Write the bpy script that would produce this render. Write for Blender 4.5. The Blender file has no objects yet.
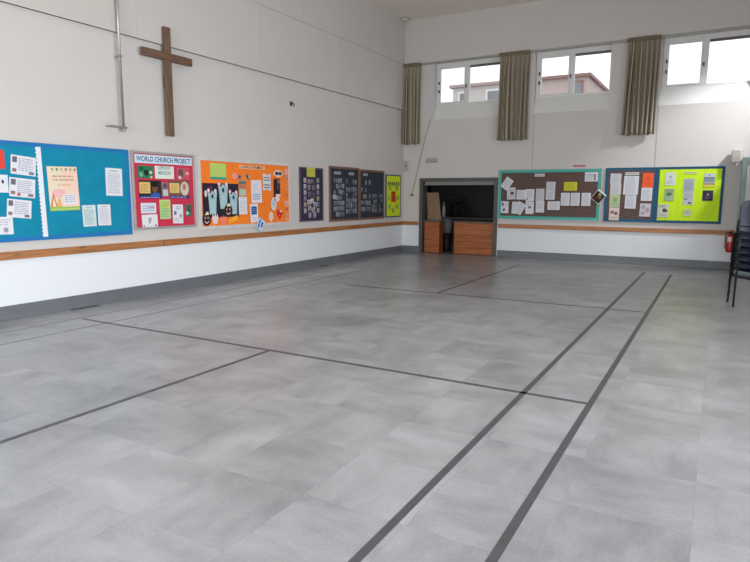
import bpy, bmesh, math, random
from mathutils import Vector, Matrix
random.seed(11)
col = bpy.context.scene.collection
PI = math.pi
XL, YB, ZC, XR, YR = -7.77, 15.18, 6.24, 5.0, -4.0     # left wall, back wall, ceiling, right wall, rear wall
CAM_H = 1.6

# ------------------------------------------------------------------ materials
MATS = {}
def srgb(c):
    return tuple((v/12.92 if v <= .04045 else ((v+.055)/1.055)**2.4) for v in c)
def rgb(r, g, b): return srgb((r/255., g/255., b/255.))
def nodes(name):
    m = bpy.data.materials.new(name); m.use_nodes = True
    nt = m.node_tree; b = nt.nodes['Principled BSDF']
    return m, nt, b
def plain(name, c, rough=.6, metal=0., var=.06, scale=6., bump=0., spec=.5):
    """colour with a soft procedural variation"""
    if name in MATS: return MATS[name]
    m, nt, b = nodes(name)
    tc = nt.nodes.new('ShaderNodeTexCoord'); n = nt.nodes.new('ShaderNodeTexNoise')
    n.inputs['Scale'].default_value = scale; n.inputs['Detail'].default_value = 4
    nt.links.new(tc.outputs['Object'], n.inputs['Vector'])
    r = nt.nodes.new('ShaderNodeValToRGB')
    r.color_ramp.elements[0].position = .3; r.color_ramp.elements[1].position = .7
    r.color_ramp.elements[0].color = tuple(v*(1-var) for v in c)+(1,)
    r.color_ramp.elements[1].color = tuple(min(1, v*(1+var)) for v in c)+(1,)
    nt.links.new(n.outputs['Fac'], r.inputs['Fac']); nt.links.new(r.outputs['Color'], b.inputs['Base Color'])
    b.inputs['Roughness'].default_value = rough; b.inputs['Metallic'].default_value = metal
    b.inputs['Specular IOR Level'].default_value = spec
    if bump:
        bp = nt.nodes.new('ShaderNodeBump'); bp.inputs['Strength'].default_value = bump; bp.inputs['Distance'].default_value = .01
        nt.links.new(n.outputs['Fac'], bp.inputs['Height']); nt.links.new(bp.outputs['Normal'], b.inputs['Normal'])
    MATS[name] = m; return m
def wood(name, c1, c2, axis='X', scale=1., rough=.4, knots=False):
    if name in MATS: return MATS[name]
    m, nt, b = nodes(name)
    tc = nt.nodes.new('ShaderNodeTexCoord'); mp = nt.nodes.new('ShaderNodeMapping')
    s = {'X': (.6, 9, 9), 'Y': (9, .6, 9), 'Z': (9, 9, .6)}[axis]
    mp.inputs['Scale'].default_value = tuple(v*scale for v in s)
    n = nt.nodes.new('ShaderNodeTexNoise'); n.inputs['Scale'].default_value = 3; n.inputs['Detail'].default_value = 6
    n.inputs['Distortion'].default_value = .6
    r = nt.nodes.new('ShaderNodeValToRGB')
    r.color_ramp.elements[0].position = .3; r.color_ramp.elements[1].position = .72
    r.color_ramp.elements[0].color = c1+(1,); r.color_ramp.elements[1].color = c2+(1,)
    nt.links.new(tc.outputs['Object'], mp.inputs['Vector']); nt.links.new(mp.outputs['Vector'], n.inputs['Vector'])
    nt.links.new(n.outputs['Fac'], r.inputs['Fac'])
    out = r.outputs['Color']
    if knots:
        v = nt.nodes.new('ShaderNodeTexVoronoi'); mp2 = nt.nodes.new('ShaderNodeMapping')
        s2 = {'X': (1.6, 4, 6), 'Y': (4, 1.6, 6), 'Z': (6, 6, 2)}[axis]
        mp2.inputs['Scale'].default_value = s2
        nt.links.new(tc.outputs['Object'], mp2.inputs['Vector']); nt.links.new(mp2.outputs['Vector'], v.inputs['Vector'])
        v.inputs['Scale'].default_value = 1.
        k = nt.nodes.new('ShaderNodeValToRGB'); k.color_ramp.elements[0].position = .07; k.color_ramp.elements[1].position = .16
        k.color_ramp.elements[0].color = (.28, .2, .14, 1); k.color_ramp.elements[1].color = (1, 1, 1, 1)
        nt.links.new(v.outputs['Distance'], k.inputs['Fac'])
        mx = nt.nodes.new('ShaderNodeMixRGB'); mx.blend_type = 'MULTIPLY'; mx.inputs[0].default_value = .8
        nt.links.new(out, mx.inputs[1]); nt.links.new(k.outputs['Color'], mx.inputs[2]); out = mx.outputs[0]
    nt.links.new(out, b.inputs['Base Color'])
    b.inputs['Roughness'].default_value = rough
    MATS[name] = m; return m
def C(r, g, b):           # flat paper or ink colour, 0-255
    return plain('paper_%d_%d_%d' % (r, g, b), rgb(r, g, b), .8, var=.03, scale=30, spec=.2)

def floor_mat():
    m, nt, b = nodes('vinyl_floor'); L = nt.links.new; N = nt.nodes.new
    tc = N('ShaderNodeTexCoord')
    # big square concrete-look tiles laid in alternating directions
    sep = N('ShaderNodeSeparateXYZ'); L(tc.outputs['Object'], sep.inputs[0])
    def math_(op, a, bb=None, clamp=False):
        n = N('ShaderNodeMath'); n.operation = op; n.use_clamp = clamp
        for i, v in enumerate((a, bb)):
            if v is None: continue
            if isinstance(v, (int, float)): n.inputs[i].default_value = v
            else: L(v, n.inputs[i])
        return n.outputs[0]
    # wobble for soft tile edges
    nz = N('ShaderNodeTexNoise'); nz.inputs['Scale'].default_value = 4.; nz.inputs['Detail'].default_value = 5
    L(tc.outputs['Object'], nz.inputs['Vector'])
    wob = math_('MULTIPLY', math_('SUBTRACT', nz.outputs['Fac'], .5), .05)
    T = .61
    ux = math_('DIVIDE', math_('ADD', sep.outputs['X'], wob), T); uy = math_('DIVIDE', math_('ADD', sep.outputs['Y'], wob), T)
    fx = math_('FLOOR', ux); fy = math_('FLOOR', uy)
    par = math_('MODULO', math_('ABSOLUTE', math_('ADD', fx, fy)), 2.)
    cx = N('ShaderNodeCombineXYZ'); L(fx, cx.inputs[0]); L(fy, cx.inputs[1])
    wn = N('ShaderNodeTexWhiteNoise'); wn.noise_dimensions = '3D'; L(cx.outputs[0], wn.inputs['Vector'])
    outs = []
    for sc in ((1.0, 2.2, 1), (2.2, 1.0, 1)):
        mp = N('ShaderNodeMapping'); mp.inputs['Scale'].default_value = sc; L(tc.outputs['Object'], mp.inputs['Vector'])
        n = N('ShaderNodeTexNoise'); n.inputs['Scale'].default_value = 1.5; n.inputs['Detail'].default_value = 8; n.inputs['Roughness'].default_value = .62
        L(mp.outputs[0], n.inputs['Vector']); outs.append(n.outputs['Fac'])
    mx = N('ShaderNodeMix'); L(par, mx.inputs[0]); L(outs[0], mx.inputs[2]); L(outs[1], mx.inputs[3])
    br = math_('ADD', math_('MULTIPLY', math_('SUBTRACT', mx.outputs[0], .5), 1.2), math_('MULTIPLY', wn.outputs['Value'], .14))
    big = N('ShaderNodeTexNoise'); big.inputs['Scale'].default_value = .9; big.inputs['Detail'].default_value = 3; L(tc.outputs['Object'], big.inputs['Vector'])
    br = math_('ADD', br, math_('MULTIPLY', math_('SUBTRACT', big.outputs['Fac'], .5), .8))
    fine = N('ShaderNodeTexNoise'); fine.inputs['Scale'].default_value = 55; fine.inputs['Detail'].default_value = 3; L(tc.outputs['Object'], fine.inputs['Vector'])
    br = math_('ADD', br, math_('MULTIPLY', math_('SUBTRACT', fine.outputs['Fac'], .5), .3))
    # thin darker joints
    jx = math_('ABSOLUTE', math_('SUBTRACT', math_('FRACT', math_('DIVIDE', sep.outputs['X'], T)), .5))
    jy = math_('ABSOLUTE', math_('SUBTRACT', math_('FRACT', math_('DIVIDE', sep.outputs['Y'], T)), .5))
    j = math_('GREATER_THAN', math_('MAXIMUM', jx, jy), .4965)
    br = math_('SUBTRACT', br, math_('MULTIPLY', j, .12))
    r = N('ShaderNodeValToRGB'); e = r.color_ramp.elements
    e[0].position = -.0; e[0].color = FLOOR_DARK+(1,); e[1].position = .62; e[1].color = FLOOR_LIGHT+(1,)
    L(math_('ADD', br, .2), r.inputs['Fac']); L(r.outputs['Color'], b.inputs['Base Color'])
    b.inputs['Roughness'].default_value = .29; b.inputs['Specular IOR Level'].default_value = .45
    bp = N('ShaderNodeBump'); bp.inputs['Strength'].default_value = .12; bp.inputs['Distance'].default_value = .004
    L(fine.outputs['Fac'], bp.inputs['Height']); L(bp.outputs[0], b.inputs['Normal'])
    return m
FLOOR_DARK = rgb(128, 128, 131); FLOOR_LIGHT = rgb(170, 170, 174)
M_FLOOR = floor_mat()
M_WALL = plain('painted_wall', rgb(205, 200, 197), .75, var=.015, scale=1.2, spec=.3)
def paint_lower_wall_light():
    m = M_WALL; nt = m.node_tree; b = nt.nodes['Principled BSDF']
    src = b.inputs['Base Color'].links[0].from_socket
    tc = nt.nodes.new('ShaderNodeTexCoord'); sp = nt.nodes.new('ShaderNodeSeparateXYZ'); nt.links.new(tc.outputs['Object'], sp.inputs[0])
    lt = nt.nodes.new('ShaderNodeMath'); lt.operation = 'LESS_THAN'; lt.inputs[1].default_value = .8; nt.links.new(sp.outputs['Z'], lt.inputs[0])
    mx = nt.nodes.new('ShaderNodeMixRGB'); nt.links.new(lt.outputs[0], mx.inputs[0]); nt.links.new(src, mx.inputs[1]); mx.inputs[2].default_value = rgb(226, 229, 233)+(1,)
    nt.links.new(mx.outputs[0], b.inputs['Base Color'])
paint_lower_wall_light()     # stronger light low on the walls put into the colour, whiter below the rail
M_PANEL = plain('painted_panel', rgb(202, 196, 191), .8, var=.015, scale=1.5, spec=.3)
M_CEIL = plain('ceiling_paint', rgb(228, 220, 211), .85, var=.02)
M_GROOVE = plain('panel_joint', rgb(176, 168, 164), .9)
M_SKIRT = plain('skirting_vinyl', rgb(104, 108, 113), .45, var=.08, scale=3)
M_TAPE = plain('floor_line', rgb(76, 74, 78), .45, var=.12, scale=7)
M_TAPEF = plain('floor_line_faded', rgb(132, 129, 129), .45, var=.1, scale=5)
M_RAIL = wood('pine_rail_y', rgb(146, 92, 52), rgb(184, 126, 78), 'Y', 1, .45, True)
M_RAILX = wood('pine_rail_x', rgb(150, 95, 54), rgb(188, 130, 80), 'X', 1, .45, True)
M_CROSS = wood('cross_wood', rgb(88, 64, 50), rgb(128, 98, 78), 'Z', 1.5, .55)
M_COUNTER = wood('counter_boards', rgb(140, 76, 38), rgb(186, 110, 60), 'X', 1, .35)
M_COUNTERTOP = plain('counter_top', rgb(96, 88, 80), .4)
M_WHITE = plain('white_gloss', rgb(222, 222, 220), .35, var=.02)
M_FRAMEGREY = plain('frame_grey', rgb(84, 81, 78), .5)
M_METAL = plain('brushed_metal', rgb(170, 168, 164), .35, .7)
M_ALU = plain('aluminium_trim', rgb(176, 172, 172), .4, .4)
M_BLACK = plain('black_plastic', rgb(22, 22, 24), .45)
M_BLUE = plain('blue_plastic', rgb(11, 20, 48), .4, var=.05)
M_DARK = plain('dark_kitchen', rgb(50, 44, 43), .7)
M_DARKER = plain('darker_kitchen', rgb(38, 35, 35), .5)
M_CORK = wood('brown_felt', rgb(90, 71, 66), rgb(106, 86, 79), 'X', 2, .95)
def glass_mat():
    m, nt, b = nodes('window_glass')
    b.inputs['Base Color'].default_value = (1, 1, 1, 1); b.inputs['Roughness'].default_value = .02
    t = nt.nodes.new('ShaderNodeBsdfTransparent'); g = nt.nodes.new('ShaderNodeBsdfGlossy'); g.inputs['Roughness'].default_value = .02
    mx = nt.nodes.new('ShaderNodeMixShader'); mx.inputs[0].default_value = .06
    nt.links.new(t.outputs[0], mx.inputs[1]); nt.links.new(g.outputs[0], mx.inputs[2])
    nt.links.new(mx.outputs[0], nt.nodes['Material Output'].inputs['Surface'])
    return m
M_GLASS = glass_mat()
def curtain_mat():
    m, nt, b = nodes('striped_curtain'); L = nt.links.new
    uv = nt.nodes.new('ShaderNodeUVMap'); uv.uv_map = 'UVMap'
    mp = nt.nodes.new('ShaderNodeMapping'); mp.inputs['Scale'].default_value = (46, .25, 1)
    n = nt.nodes.new('ShaderNodeTexNoise'); n.inputs['Scale'].default_value = 1.; n.inputs['Detail'].default_value = 2
    r = nt.nodes.new('ShaderNodeValToRGB'); e = r.color_ramp.elements
    e[0].position = .36; e[0].color = rgb(102, 91, 77)+(1,); e[1].position = .62; e[1].color = rgb(184, 174, 156)+(1,)
    k = e.new(.48); k.color = rgb(148, 137, 120)+(1,)
    L(uv.outputs[0], mp.inputs[0]); L(mp.outputs[0], n.inputs['Vector']); L(n.outputs['Fac'], r.inputs[0]); L(r.outputs[0], b.inputs['Base Color'])
    b.inputs['Roughness'].default_value = .95; b.inputs['Specular IOR Level'].default_value = .1
    return m
M_CURTAIN = curtain_mat()

# ------------------------------------------------------------------ mesh builder
class MB:
    def __init__(s): s.v = []; s.f = []; s.m = []; s.mats = []; s.uv = None
    def mi(s, m):
        if m not in s.mats: s.mats.append(m)
        return s.mats.index(m)
    def face(s, pts, m):
        k = len(s.v); s.v += [tuple(p) for p in pts]; s.f.append(tuple(range(k, k+len(pts)))); s.m.append(s.mi(m))
    def box(s, x0, x1, y0, y1, z0, z1, m):
        if x0 > x1: x0, x1 = x1, x0
        if y0 > y1: y0, y1 = y1, y0
        if z0 > z1: z0, z1 = z1, z0
        k = len(s.v); i = s.mi(m)
        s.v += [(x0,y0,z0),(x1,y0,z0),(x1,y1,z0),(x0,y1,z0),(x0,y0,z1),(x1,y0,z1),(x1,y1,z1),(x0,y1,z1)]
        for q in ((0,3,2,1),(4,5,6,7),(0,1,5,4),(1,2,6,5),(2,3,7,6),(3,0,4,7)):
            s.f.append(tuple(k+j for j in q)); s.m.append(i)
        return s
    def prism(s, prof, y0, y1, m):
        """profile in x,z counter-clockwise seen from -y, extruded y0..y1"""
        n = len(prof); k = len(s.v); i = s.mi(m)
        s.v += [(x, y0, z) for x, z in prof]+[(x, y1, z) for x, z in prof]
        s.f.append(tuple(k+j for j in range(n))); s.m.append(i)
        s.f.append(tuple(k+n+j for j in reversed(range(n)))); s.m.append(i)
        for j in range(n):
            q = (j+1) % n
            s.f.append((k+q, k+j, k+n+j, k+n+q)); s.m.append(i)
        return s
    def tube(s, pts, r, m, seg=10, r2=None):
        pts = [Vector(p) for p in pts]; i = s.mi(m); rings = []
        for a, p in enumerate(pts):
            d = (pts[min(a+1, len(pts)-1)]-pts[max(a-1, 0)]).normalized()
            up = Vector((0,0,1)) if abs(d.z) < .9 else Vector((1,0,0))
            u = d.cross(up).normalized(); w = d.cross(u)
            rr = r if r2 is None else r+(r2-r)*a/(len(pts)-1)
            k = len(s.v); rings.append(k)
            s.v += [tuple(p+(u*math.cos(2*PI*j/seg)+w*math.sin(2*PI*j/seg))*rr) for j in range(seg)]
        for a in range(len(rings)-1):
            for j in range(seg):
                q = (j+1) % seg
                s.f.append((rings[a]+j, rings[a]+q, rings[a+1]+q, rings[a+1]+j)); s.m.append(i)
        s.f.append(tuple(rings[0]+j for j in reversed(range(seg)))); s.m.append(i)
        s.f.append(tuple(rings[-1]+j for j in range(seg))); s.m.append(i)
        return s
    def lathe(s, prof, m, cx=0, cy=0, seg=20):
        i = s.mi(m); rings = []
        for r, z in prof:
            rings.append(len(s.v)); s.v += [(cx+r*math.cos(2*PI*j/seg), cy+r*math.sin(2*PI*j/seg), z) for j in range(seg)]
        for a in range(len(rings)-1):
            for j in range(seg):
                q = (j+1) % seg
                s.f.append((rings[a]+j, rings[a]+q, rings[a+1]+q, rings[a+1]+j)); s.m.append(i)
        s.f.append(tuple(rings[0]+j for j in reversed(range(seg)))); s.m.append(i)
        s.f.append(tuple(rings[-1]+j for j in range(seg))); s.m.append(i)
        return s
    def grid(s, fn, nu, nv, m):
        k = len(s.v); i = s.mi(m)
        s.v += [tuple(fn(a/nu, b/nv)) for b in range(nv+1) for a in range(nu+1)]
        for b in range(nv):
            for a in range(nu):
                p = k+b*(nu+1)+a; s.f.append((p, p+1, p+nu+2, p+nu+1)); s.m.append(i)
        return s
    def build(s, name, parent=None, smooth=False, bevel=0, recalc=True):
        me = bpy.data.meshes.new(name); me.from_pydata(s.v, [], s.f)
        for m in s.mats: me.materials.append(m)
        for p, i in zip(me.polygons, s.m): p.material_index = i; p.use_smooth = smooth
        if s.uv:
            ul = me.uv_layers.new(name='UVMap')
            for lp in me.loops: ul.data[lp.index].uv = s.uv[lp.vertex_index]
        o = bpy.data.objects.new(name, me); col.objects.link(o)
        if parent: o.parent = parent
        if bevel:
            b = o.modifiers.new('b', 'BEVEL'); b.width = bevel; b.segments = 2; b.limit_method = 'ANGLE'
        return o
def box(name, b, m, parent=None, bevel=0):
    return MB().box(*b, m).build(name, parent, bevel=bevel)
def empty(name, loc, rz=0):
    o = bpy.data.objects.new(name, None); col.objects.link(o); o.location = loc; o.rotation_euler.z = rz; o.empty_display_size = .1
    return o
def tag(o, label, cat, group=None, kind=None):
    o['label'] = label; o['category'] = cat
    if group: o['group'] = group
    if kind: o['kind'] = kind
    return o
def struct(o): o['kind'] = 'structure'; return o
def text(name, s, size, m, parent, loc, sx=1., bold=.0):
    cu = bpy.data.curves.new(name, 'FONT'); cu.body = s; cu.size = size; cu.align_x = 'CENTER'; cu.align_y = 'CENTER'
    cu.offset = bold; cu.extrude = .0004; cu.materials.append(m); cu.resolution_u = 3
    tmp = bpy.data.objects.new(name, cu); col.objects.link(tmp)
    bpy.context.view_layer.update()
    me = bpy.data.meshes.new_from_object(tmp.evaluated_get(bpy.context.evaluated_depsgraph_get()))
    bpy.data.objects.remove(tmp); bpy.data.curves.remove(cu)
    o = bpy.data.objects.new(name, me); col.objects.link(o); o.parent = parent
    o.location = loc; o.rotation_euler = (PI/2, 0, 0); o.scale = (sx, 1, 1)
    return o
# wall frame: local x runs right along the wall, local z up, local -y out of the wall
def wloc(wall, u, z, d=0.):
    k = 1-(d or .03)/7.77 if u > 0 else 1      # allowance for things standing off the wall
    return ((XL+d, u*k, z), PI/2) if wall == 'L' else ((u, YB-d, z), 0.)

# ------------------------------------------------------------------ setting
def shell():
    struct(box('floor', (XL-.3, XR+.3, YR-.3, YB+3.6, -.12, 0), M_FLOOR))
    struct(box('ceiling', (XL-.3, XR+.3, YR-.3, YB+.3, ZC, ZC+.15), M_CEIL))
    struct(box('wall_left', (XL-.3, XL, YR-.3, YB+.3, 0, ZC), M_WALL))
    # upper panelling in two bands with fine joints
    for k, (z0, z1, off, d) in enumerate(((3.905, 5.11, 6.35, .04), (5.114, ZC, 7.73, .043))):
        mb = MB(); ys = [off+2.78*i for i in range(-4, 4)]
        ys = [YR]+[y for y in ys if YR < y < YB]+[YB]
        for a, b in zip(ys, ys[1:]): mb.box(XL, XL+d, a+.0012, b-.0012, z0, z1, M_PANEL)
        mb.box(XL, XL+d-.003, YR, YB, z0, z1, M_PANEL)
        struct(mb.build('trim_%d' % (k+1)))
    # back wall with door opening and three window openings
    holes = [(-7.25, -5.0, 0, 2.06)]+[(a, b, 3.61, 5.09) for a, b in WINS]
    xs = sorted(set([XL, XR]+[h[0] for h in holes]+[h[1] for h in holes])); zs = sorted(set([0, ZC]+[h[2] for h in holes]+[h[3] for h in holes]))
    mb = MB()
    for a, b in zip(xs, xs[1:]):
        run = None
        for c, d in zip(zs, zs[1:]):
            inside = any(h[0] <= a and b <= h[1] and h[2] <= c and d <= h[3] for h in holes)
            if inside:
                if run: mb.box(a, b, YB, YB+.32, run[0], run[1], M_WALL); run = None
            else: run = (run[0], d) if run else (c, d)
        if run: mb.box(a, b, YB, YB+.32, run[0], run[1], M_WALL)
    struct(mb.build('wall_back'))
    struct(box('trim_3', (XL, XR, YB-.05, YB, 5.105, ZC), M_PANEL))
    # joints on the back wall under the windows
    mb = MB()
    for x in (-4.15, -1.35, 1.43): mb.box(x-.008, x+.008, YB-.004, YB+.01, 2.27, 3.61, M_GROOVE)
    struct(mb.build('trim_4'))
    # right wall and rear wall, each with real openings that light the hall
    def holed(name, axis, at, lo, hi, openings):
        mb = MB(); cur = lo
        for a, b, z0, z1 in openings:
            segs = [(cur, a, 0, ZC), (a, b, 0, z0), (a, b, z1, ZC)]
            for p, q, r, s in segs:
                if q-p > 1e-3 and s-r > 1e-3:
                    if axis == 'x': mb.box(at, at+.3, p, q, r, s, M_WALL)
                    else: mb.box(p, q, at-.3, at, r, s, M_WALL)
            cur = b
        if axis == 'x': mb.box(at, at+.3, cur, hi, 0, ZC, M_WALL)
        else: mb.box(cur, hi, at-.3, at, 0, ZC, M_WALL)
        struct(mb.build(name))
    holed('wall_right', 'x', XR, YR-.3, YB+.3, RIGHT_OPEN)
    holed('wall_rear', 'y', YR, XL, XR, REAR_OPEN)
    n = 4
    for a, b, z0, z1 in RIGHT_OPEN:
        w = struct(empty('window_%d' % n, (XR+.15, (a+b)/2, z0))); n += 1; h = (b-a)/2; H = z1-z0
        mb = MB()
        mb.box(-.04, .04, -h, h, 0, .06, M_WHITE); mb.box(-.04, .04, -h, h, H-.06, H, M_WHITE)
        for y in (-h, -.03, h-.06): mb.box(-.04, .04, y, y+.06, .06, H-.06, M_WHITE)
        mb.build('window_frame', w); MB().box(-.004, .004, -h+.06, h-.06, .06, H-.06, M_GLASS).build('pane', w)
    for a, b, z0, z1 in REAR_OPEN:
        w = struct(empty('window_%d' % n, ((a+b)/2, YR-.15, z0))); n += 1; h = (b-a)/2; H = z1-z0
        mb = MB(); mb.box(-h, h, -.04, .04, 0, .06, M_WHITE); mb.box(-h, h, -.04, .04, H-.06, H, M_WHITE)
        for x in (-h, -.03, h-.06): mb.box(x, x+.06, -.04, .04, .06, H-.06, M_WHITE)
        mb.build('window_frame', w); MB().box(-h+.06, h-.06, -.004, .004, .06, H-.06, M_GLASS).build('pane', w)
    # vinyl skirting with a coved foot
    def skirt(name, wall, a, b):
        (p, rz) = wloc(wall, a, 0)
        o = MB()
        prof = [(0, 0), (-.045, 0), (-.018, .02), (-.012, .05), (-.012, .175), (-.006, .182), (0, .182)]  # (y,z)
        n = len(prof); L = b-a; k = 0
        o.v = [(0, y, z) for y, z in prof]+[(L, y, z) for y, z in prof]; i = o.mi(M_SKIRT)
        for j in range(n):
            q = (j+1) % n; o.f.append((j, q, n+q, n+j)); o.m.append(i)
        o.f.append(tuple(range(n))); o.m.append(i); o.f.append(tuple(n+j for j in reversed(range(n)))); o.m.append(i)
        ob = o.build(name); ob.location = p; ob.rotation_euler.z = rz; struct(ob); return ob
    skirt('baseboard_left', 'L', YR, YB)
    skirt('baseboard_back', 'B', -4.98, XR)
    skirt('baseboard_corner', 'B', XL, -7.27)
    # pine dado rail
    def rail(name, wall, a, b, m, mat_axis):
        (p, rz) = wloc(wall, a, .77)
        if wall == 'L': o = MB().box(XL, XL+.03, a, b, .765, .868, m).build(name, bevel=.006)
        else: o = MB().box(a, b, YB-.03, YB, .765, .868, m).build(name, bevel=.006)
        struct(o)
    rail('trim_5', 'L', YR, 6.68, M_RAIL, 'Y'); rail('trim_6', 'L', 6.70, YB-.03, M_RAIL, 'Y')
    rail('trim_7', 'B', XL+.03, -7.27, M_RAILX, 'X'); rail('trim_8', 'B', -4.97, .33, M_RAILX, 'X')
    # court lines on the floor
    def line(x0, x1, y0, y1, m, n):
        struct(box('floor_line_%d' % n, (x0, x1, y0, y1, -.001, .0012), m))
    w = .024
    line(-1.28-w, -1.28+w, YR, 13.8, M_TAPE, 1); line(-.757-w, -.757+w, YR, 13.6, M_TAPE, 2)
    line(-3.935-w, -3.935+w, YR, 4.68, M_TAPE, 3); line(-3.935-w, -3.935+w, 8.98, 13.67, M_TAPE, 4)
    line(-7.03, -.783, 4.70-w, 4.70+w, M_TAPE, 5); line(-5.7, -.783, 8.958-w, 8.958+w, M_TAPE, 6)
    line(-7.1-w, -7.1+w, YR, 11.5, M_TAPEF, 7); line(-6.544-w, -6.544+w, YR, 11.0, M_TAPEF, 8)
WINS = [(-6.87, -5.0), (-4.18, -2.40), (-1.35, .5)]
RIGHT_OPEN = [(-2.5, 1.0, .9, 3.0), (2.5, 6.0, .9, 3.0), (7.5, 9.5, .9, 3.0)]
REAR_OPEN = [(-6.5, -1.5, .5, 3.2)]
shell()

# ------------------------------------------------------------------ windows of the back wall
def back_window(n, a, b, mull, narrow):
    yf = YB+.2
    w = struct(empty('window_%d' % n, ((a+b)/2, yf, 3.61)))
    def L(x): return x-(a+b)/2
    z0, z1 = 3.99-3.61, 5.03-3.61
    zc = 5.09-3.61; mb = MB(); mb.box(L(a)-.0, L(a)+.09, -.03, .04, z0, zc, M_WHITE); mb.box(L(b)-.06, L(b), -.03, .04, z0, zc, M_WHITE)
    mb.box(L(a)+.09, L(b)-.06, -.03, .04, z0, z0+.05, M_WHITE); mb.box(L(a)+.09, L(b)-.06, -.03, .04, z1-.06, 5.09-3.61, M_WHITE)
    mb.box(L(mull)-.055, L(mull)+.055, -.035, .04, z0+.05, z1-.06, M_WHITE)
    mb.build('window_frame', w, bevel=.006)
    # casement sash of the left light
    x0, x1 = L(a)+.09, L(mull)-.055
    mb = MB(); t = .035
    mb.box(x0, x0+t, -.05, .01, z0+.05, z1-.06, M_WHITE); mb.box(x1-t, x1, -.05, .01, z0+.05, z1-.06, M_WHITE)
    mb.box(x0+t, x1-t, -.05, .01, z0+.05, z0+.05+t, M_WHITE); mb.box(x0+t, x1-t, -.05, .01, z1-.06-t, z1-.06, M_WHITE)
    s = mb.build('sash', w, bevel=.004)
    MB().box(x0+t, x1-t, -.022, -.016, z0+.05+t, z1-.06-t, M_GLASS).build('pane', s)
    for zz in (z0+.33, z0+.55):
        box('handle', (x0-.02, x0+.012, -.085, -.05, zz, zz+.07), M_BLACK, s, .006)
    box('handle', (x1+.01, x1+.04, -.085, -.035, z0+.42, z0+.5), M_FRAMEGREY, s, .006)
    x0, x1 = L(mull)+.055, L(b)-.06
    MB().box(x0, x1, -.006, .0, z0+.05, z1-.11, M_GLASS).build('pane', w)
    box('trickle_vent', (x0, x1, -.02, .02, z1-.115, z1-.06), plain('vent_brown', rgb(105, 92, 88), .5), w)
    # sloping sill below the frame, out to the wall face
    mb = MB(); zt = 3.99-3.61
    xa, xb = L(a)+.0, L(b)
    mb.v = []
    pr = [(-.2, 0.0), (-.2, .004), (-.03, zt), (.12, zt), (.12, 0.0)]
    k = len(pr); mb.v = [(xa, y, z) for y, z in pr]+[(xb, y, z) for y, z in pr]; i = mb.mi(M_WHITE)
    for j in range(k):
        q = (j+1) % k; mb.f.append((j, q, k+q, k+j)); mb.m.append(i)
    mb.f.append(tuple(reversed(range(k)))); mb.m.append(i); mb.f.append(tuple(k+j for j in range(k))); mb.m.append(i)
    mb.build('window_sill', w)
back_window(1, *WINS[0], -5.99, True); back_window(2, *WINS[1], -3.32, True); back_window(3, *WINS[2], -.50, True)

# ------------------------------------------------------------------ curtains
def curtain(x0, x1, n, label, seed, lean=.0):
    rnd = random.Random(seed); w = x1-x0; H = 2.1
    o = empty('curtain', ((x0+x1)/2, YB-.12, 5.075)); tag(o, label, 'curtain', 'striped curtains between the high windows')
    ph = [rnd.uniform(-.5, .5) for _ in range(n+2)]
    mb = MB(); nu = n*12; nv = 22; uv = []
    def fn(u, v):
        z = -H*v + (.012*math.sin(u*n*2*PI*.5) if v > .95 else 0)
        amp = .022+.03*min(1, v*4)
        x = (u-.5)*w*(1+.05*v*(1 if v > .1 else 0))+lean*v+.012*math.sin(3*v+u*9)
        y = -amp*math.sin(u*n*2*PI+ph[int(u*n)]*.3*v)-.012*math.sin(u*5+v*2)
        return (x, y, z)
    mb.grid(fn, nu, nv, M_CURTAIN)
    mb.uv = [(a/nu*w*1.6, b/nv) for b in range(nv+1) for a in range(nu+1)]
    c = mb.build('drape', o, smooth=True)
    s = c.modifiers.new('s', 'SOLIDIFY'); s.thickness = .004
    mb = MB()
    mb.grid(lambda u, v: ((u-.5)*(w+.02), -.036-.008*math.sin(u*n*4*PI), .03-.085*v), n*10, 2, plain('curtain_heading', rgb(120, 106, 88), .9))
    t = mb.build('heading_tape', o, smooth=True); s = t.modifiers.new('s', 'SOLIDIFY'); s.thickness = .006
    return o
curtain(-7.735, -7.24, 5, 'narrow striped beige-brown curtain hanging in the corner beside the cross wall', 1)
curtain(-5.03, -4.29, 7, 'striped beige-brown curtain between the first and second high windows', 2)
curtain(-2.06, -1.39, 7, 'striped beige-brown curtain between the second and third high windows', 3, -.02)
r = empty('curtain_rail', (-1.4, YB-.12, 5.06)); tag(r, 'long slim curtain rail running above the high windows under the ledge', 'curtain rail')
box('track', (-6.35, 6.3, .0, .07, -.0, .016), M_METAL, r)
r.location.y = YB-.075

# ------------------------------------------------------------------ cross
cr = MB()
cr.prism([(-.065, -.84), (.065, -.84), (.065, .82), (-.065, .82)], -.045, .005, M_CROSS)
o = empty('wooden_cross', (XL+.06, 6.865, 3.35), PI/2); tag(o, 'large dark brown wooden cross fixed high on the white wall', 'cross')
cr.build('upright', o, bevel=.005)
cr = MB(); cr.box(-.49, .49, -.052, -.0, .315, .435, wood('cross_wood_x', rgb(84, 60, 47), rgb(122, 92, 73), 'X', 1.5, .55)); cr.build('crossbar', o, bevel=.005)
box('wall_bracket', (-.03, .03, .006, .058, -.1, .1), M_DARKER, o); 

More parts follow.
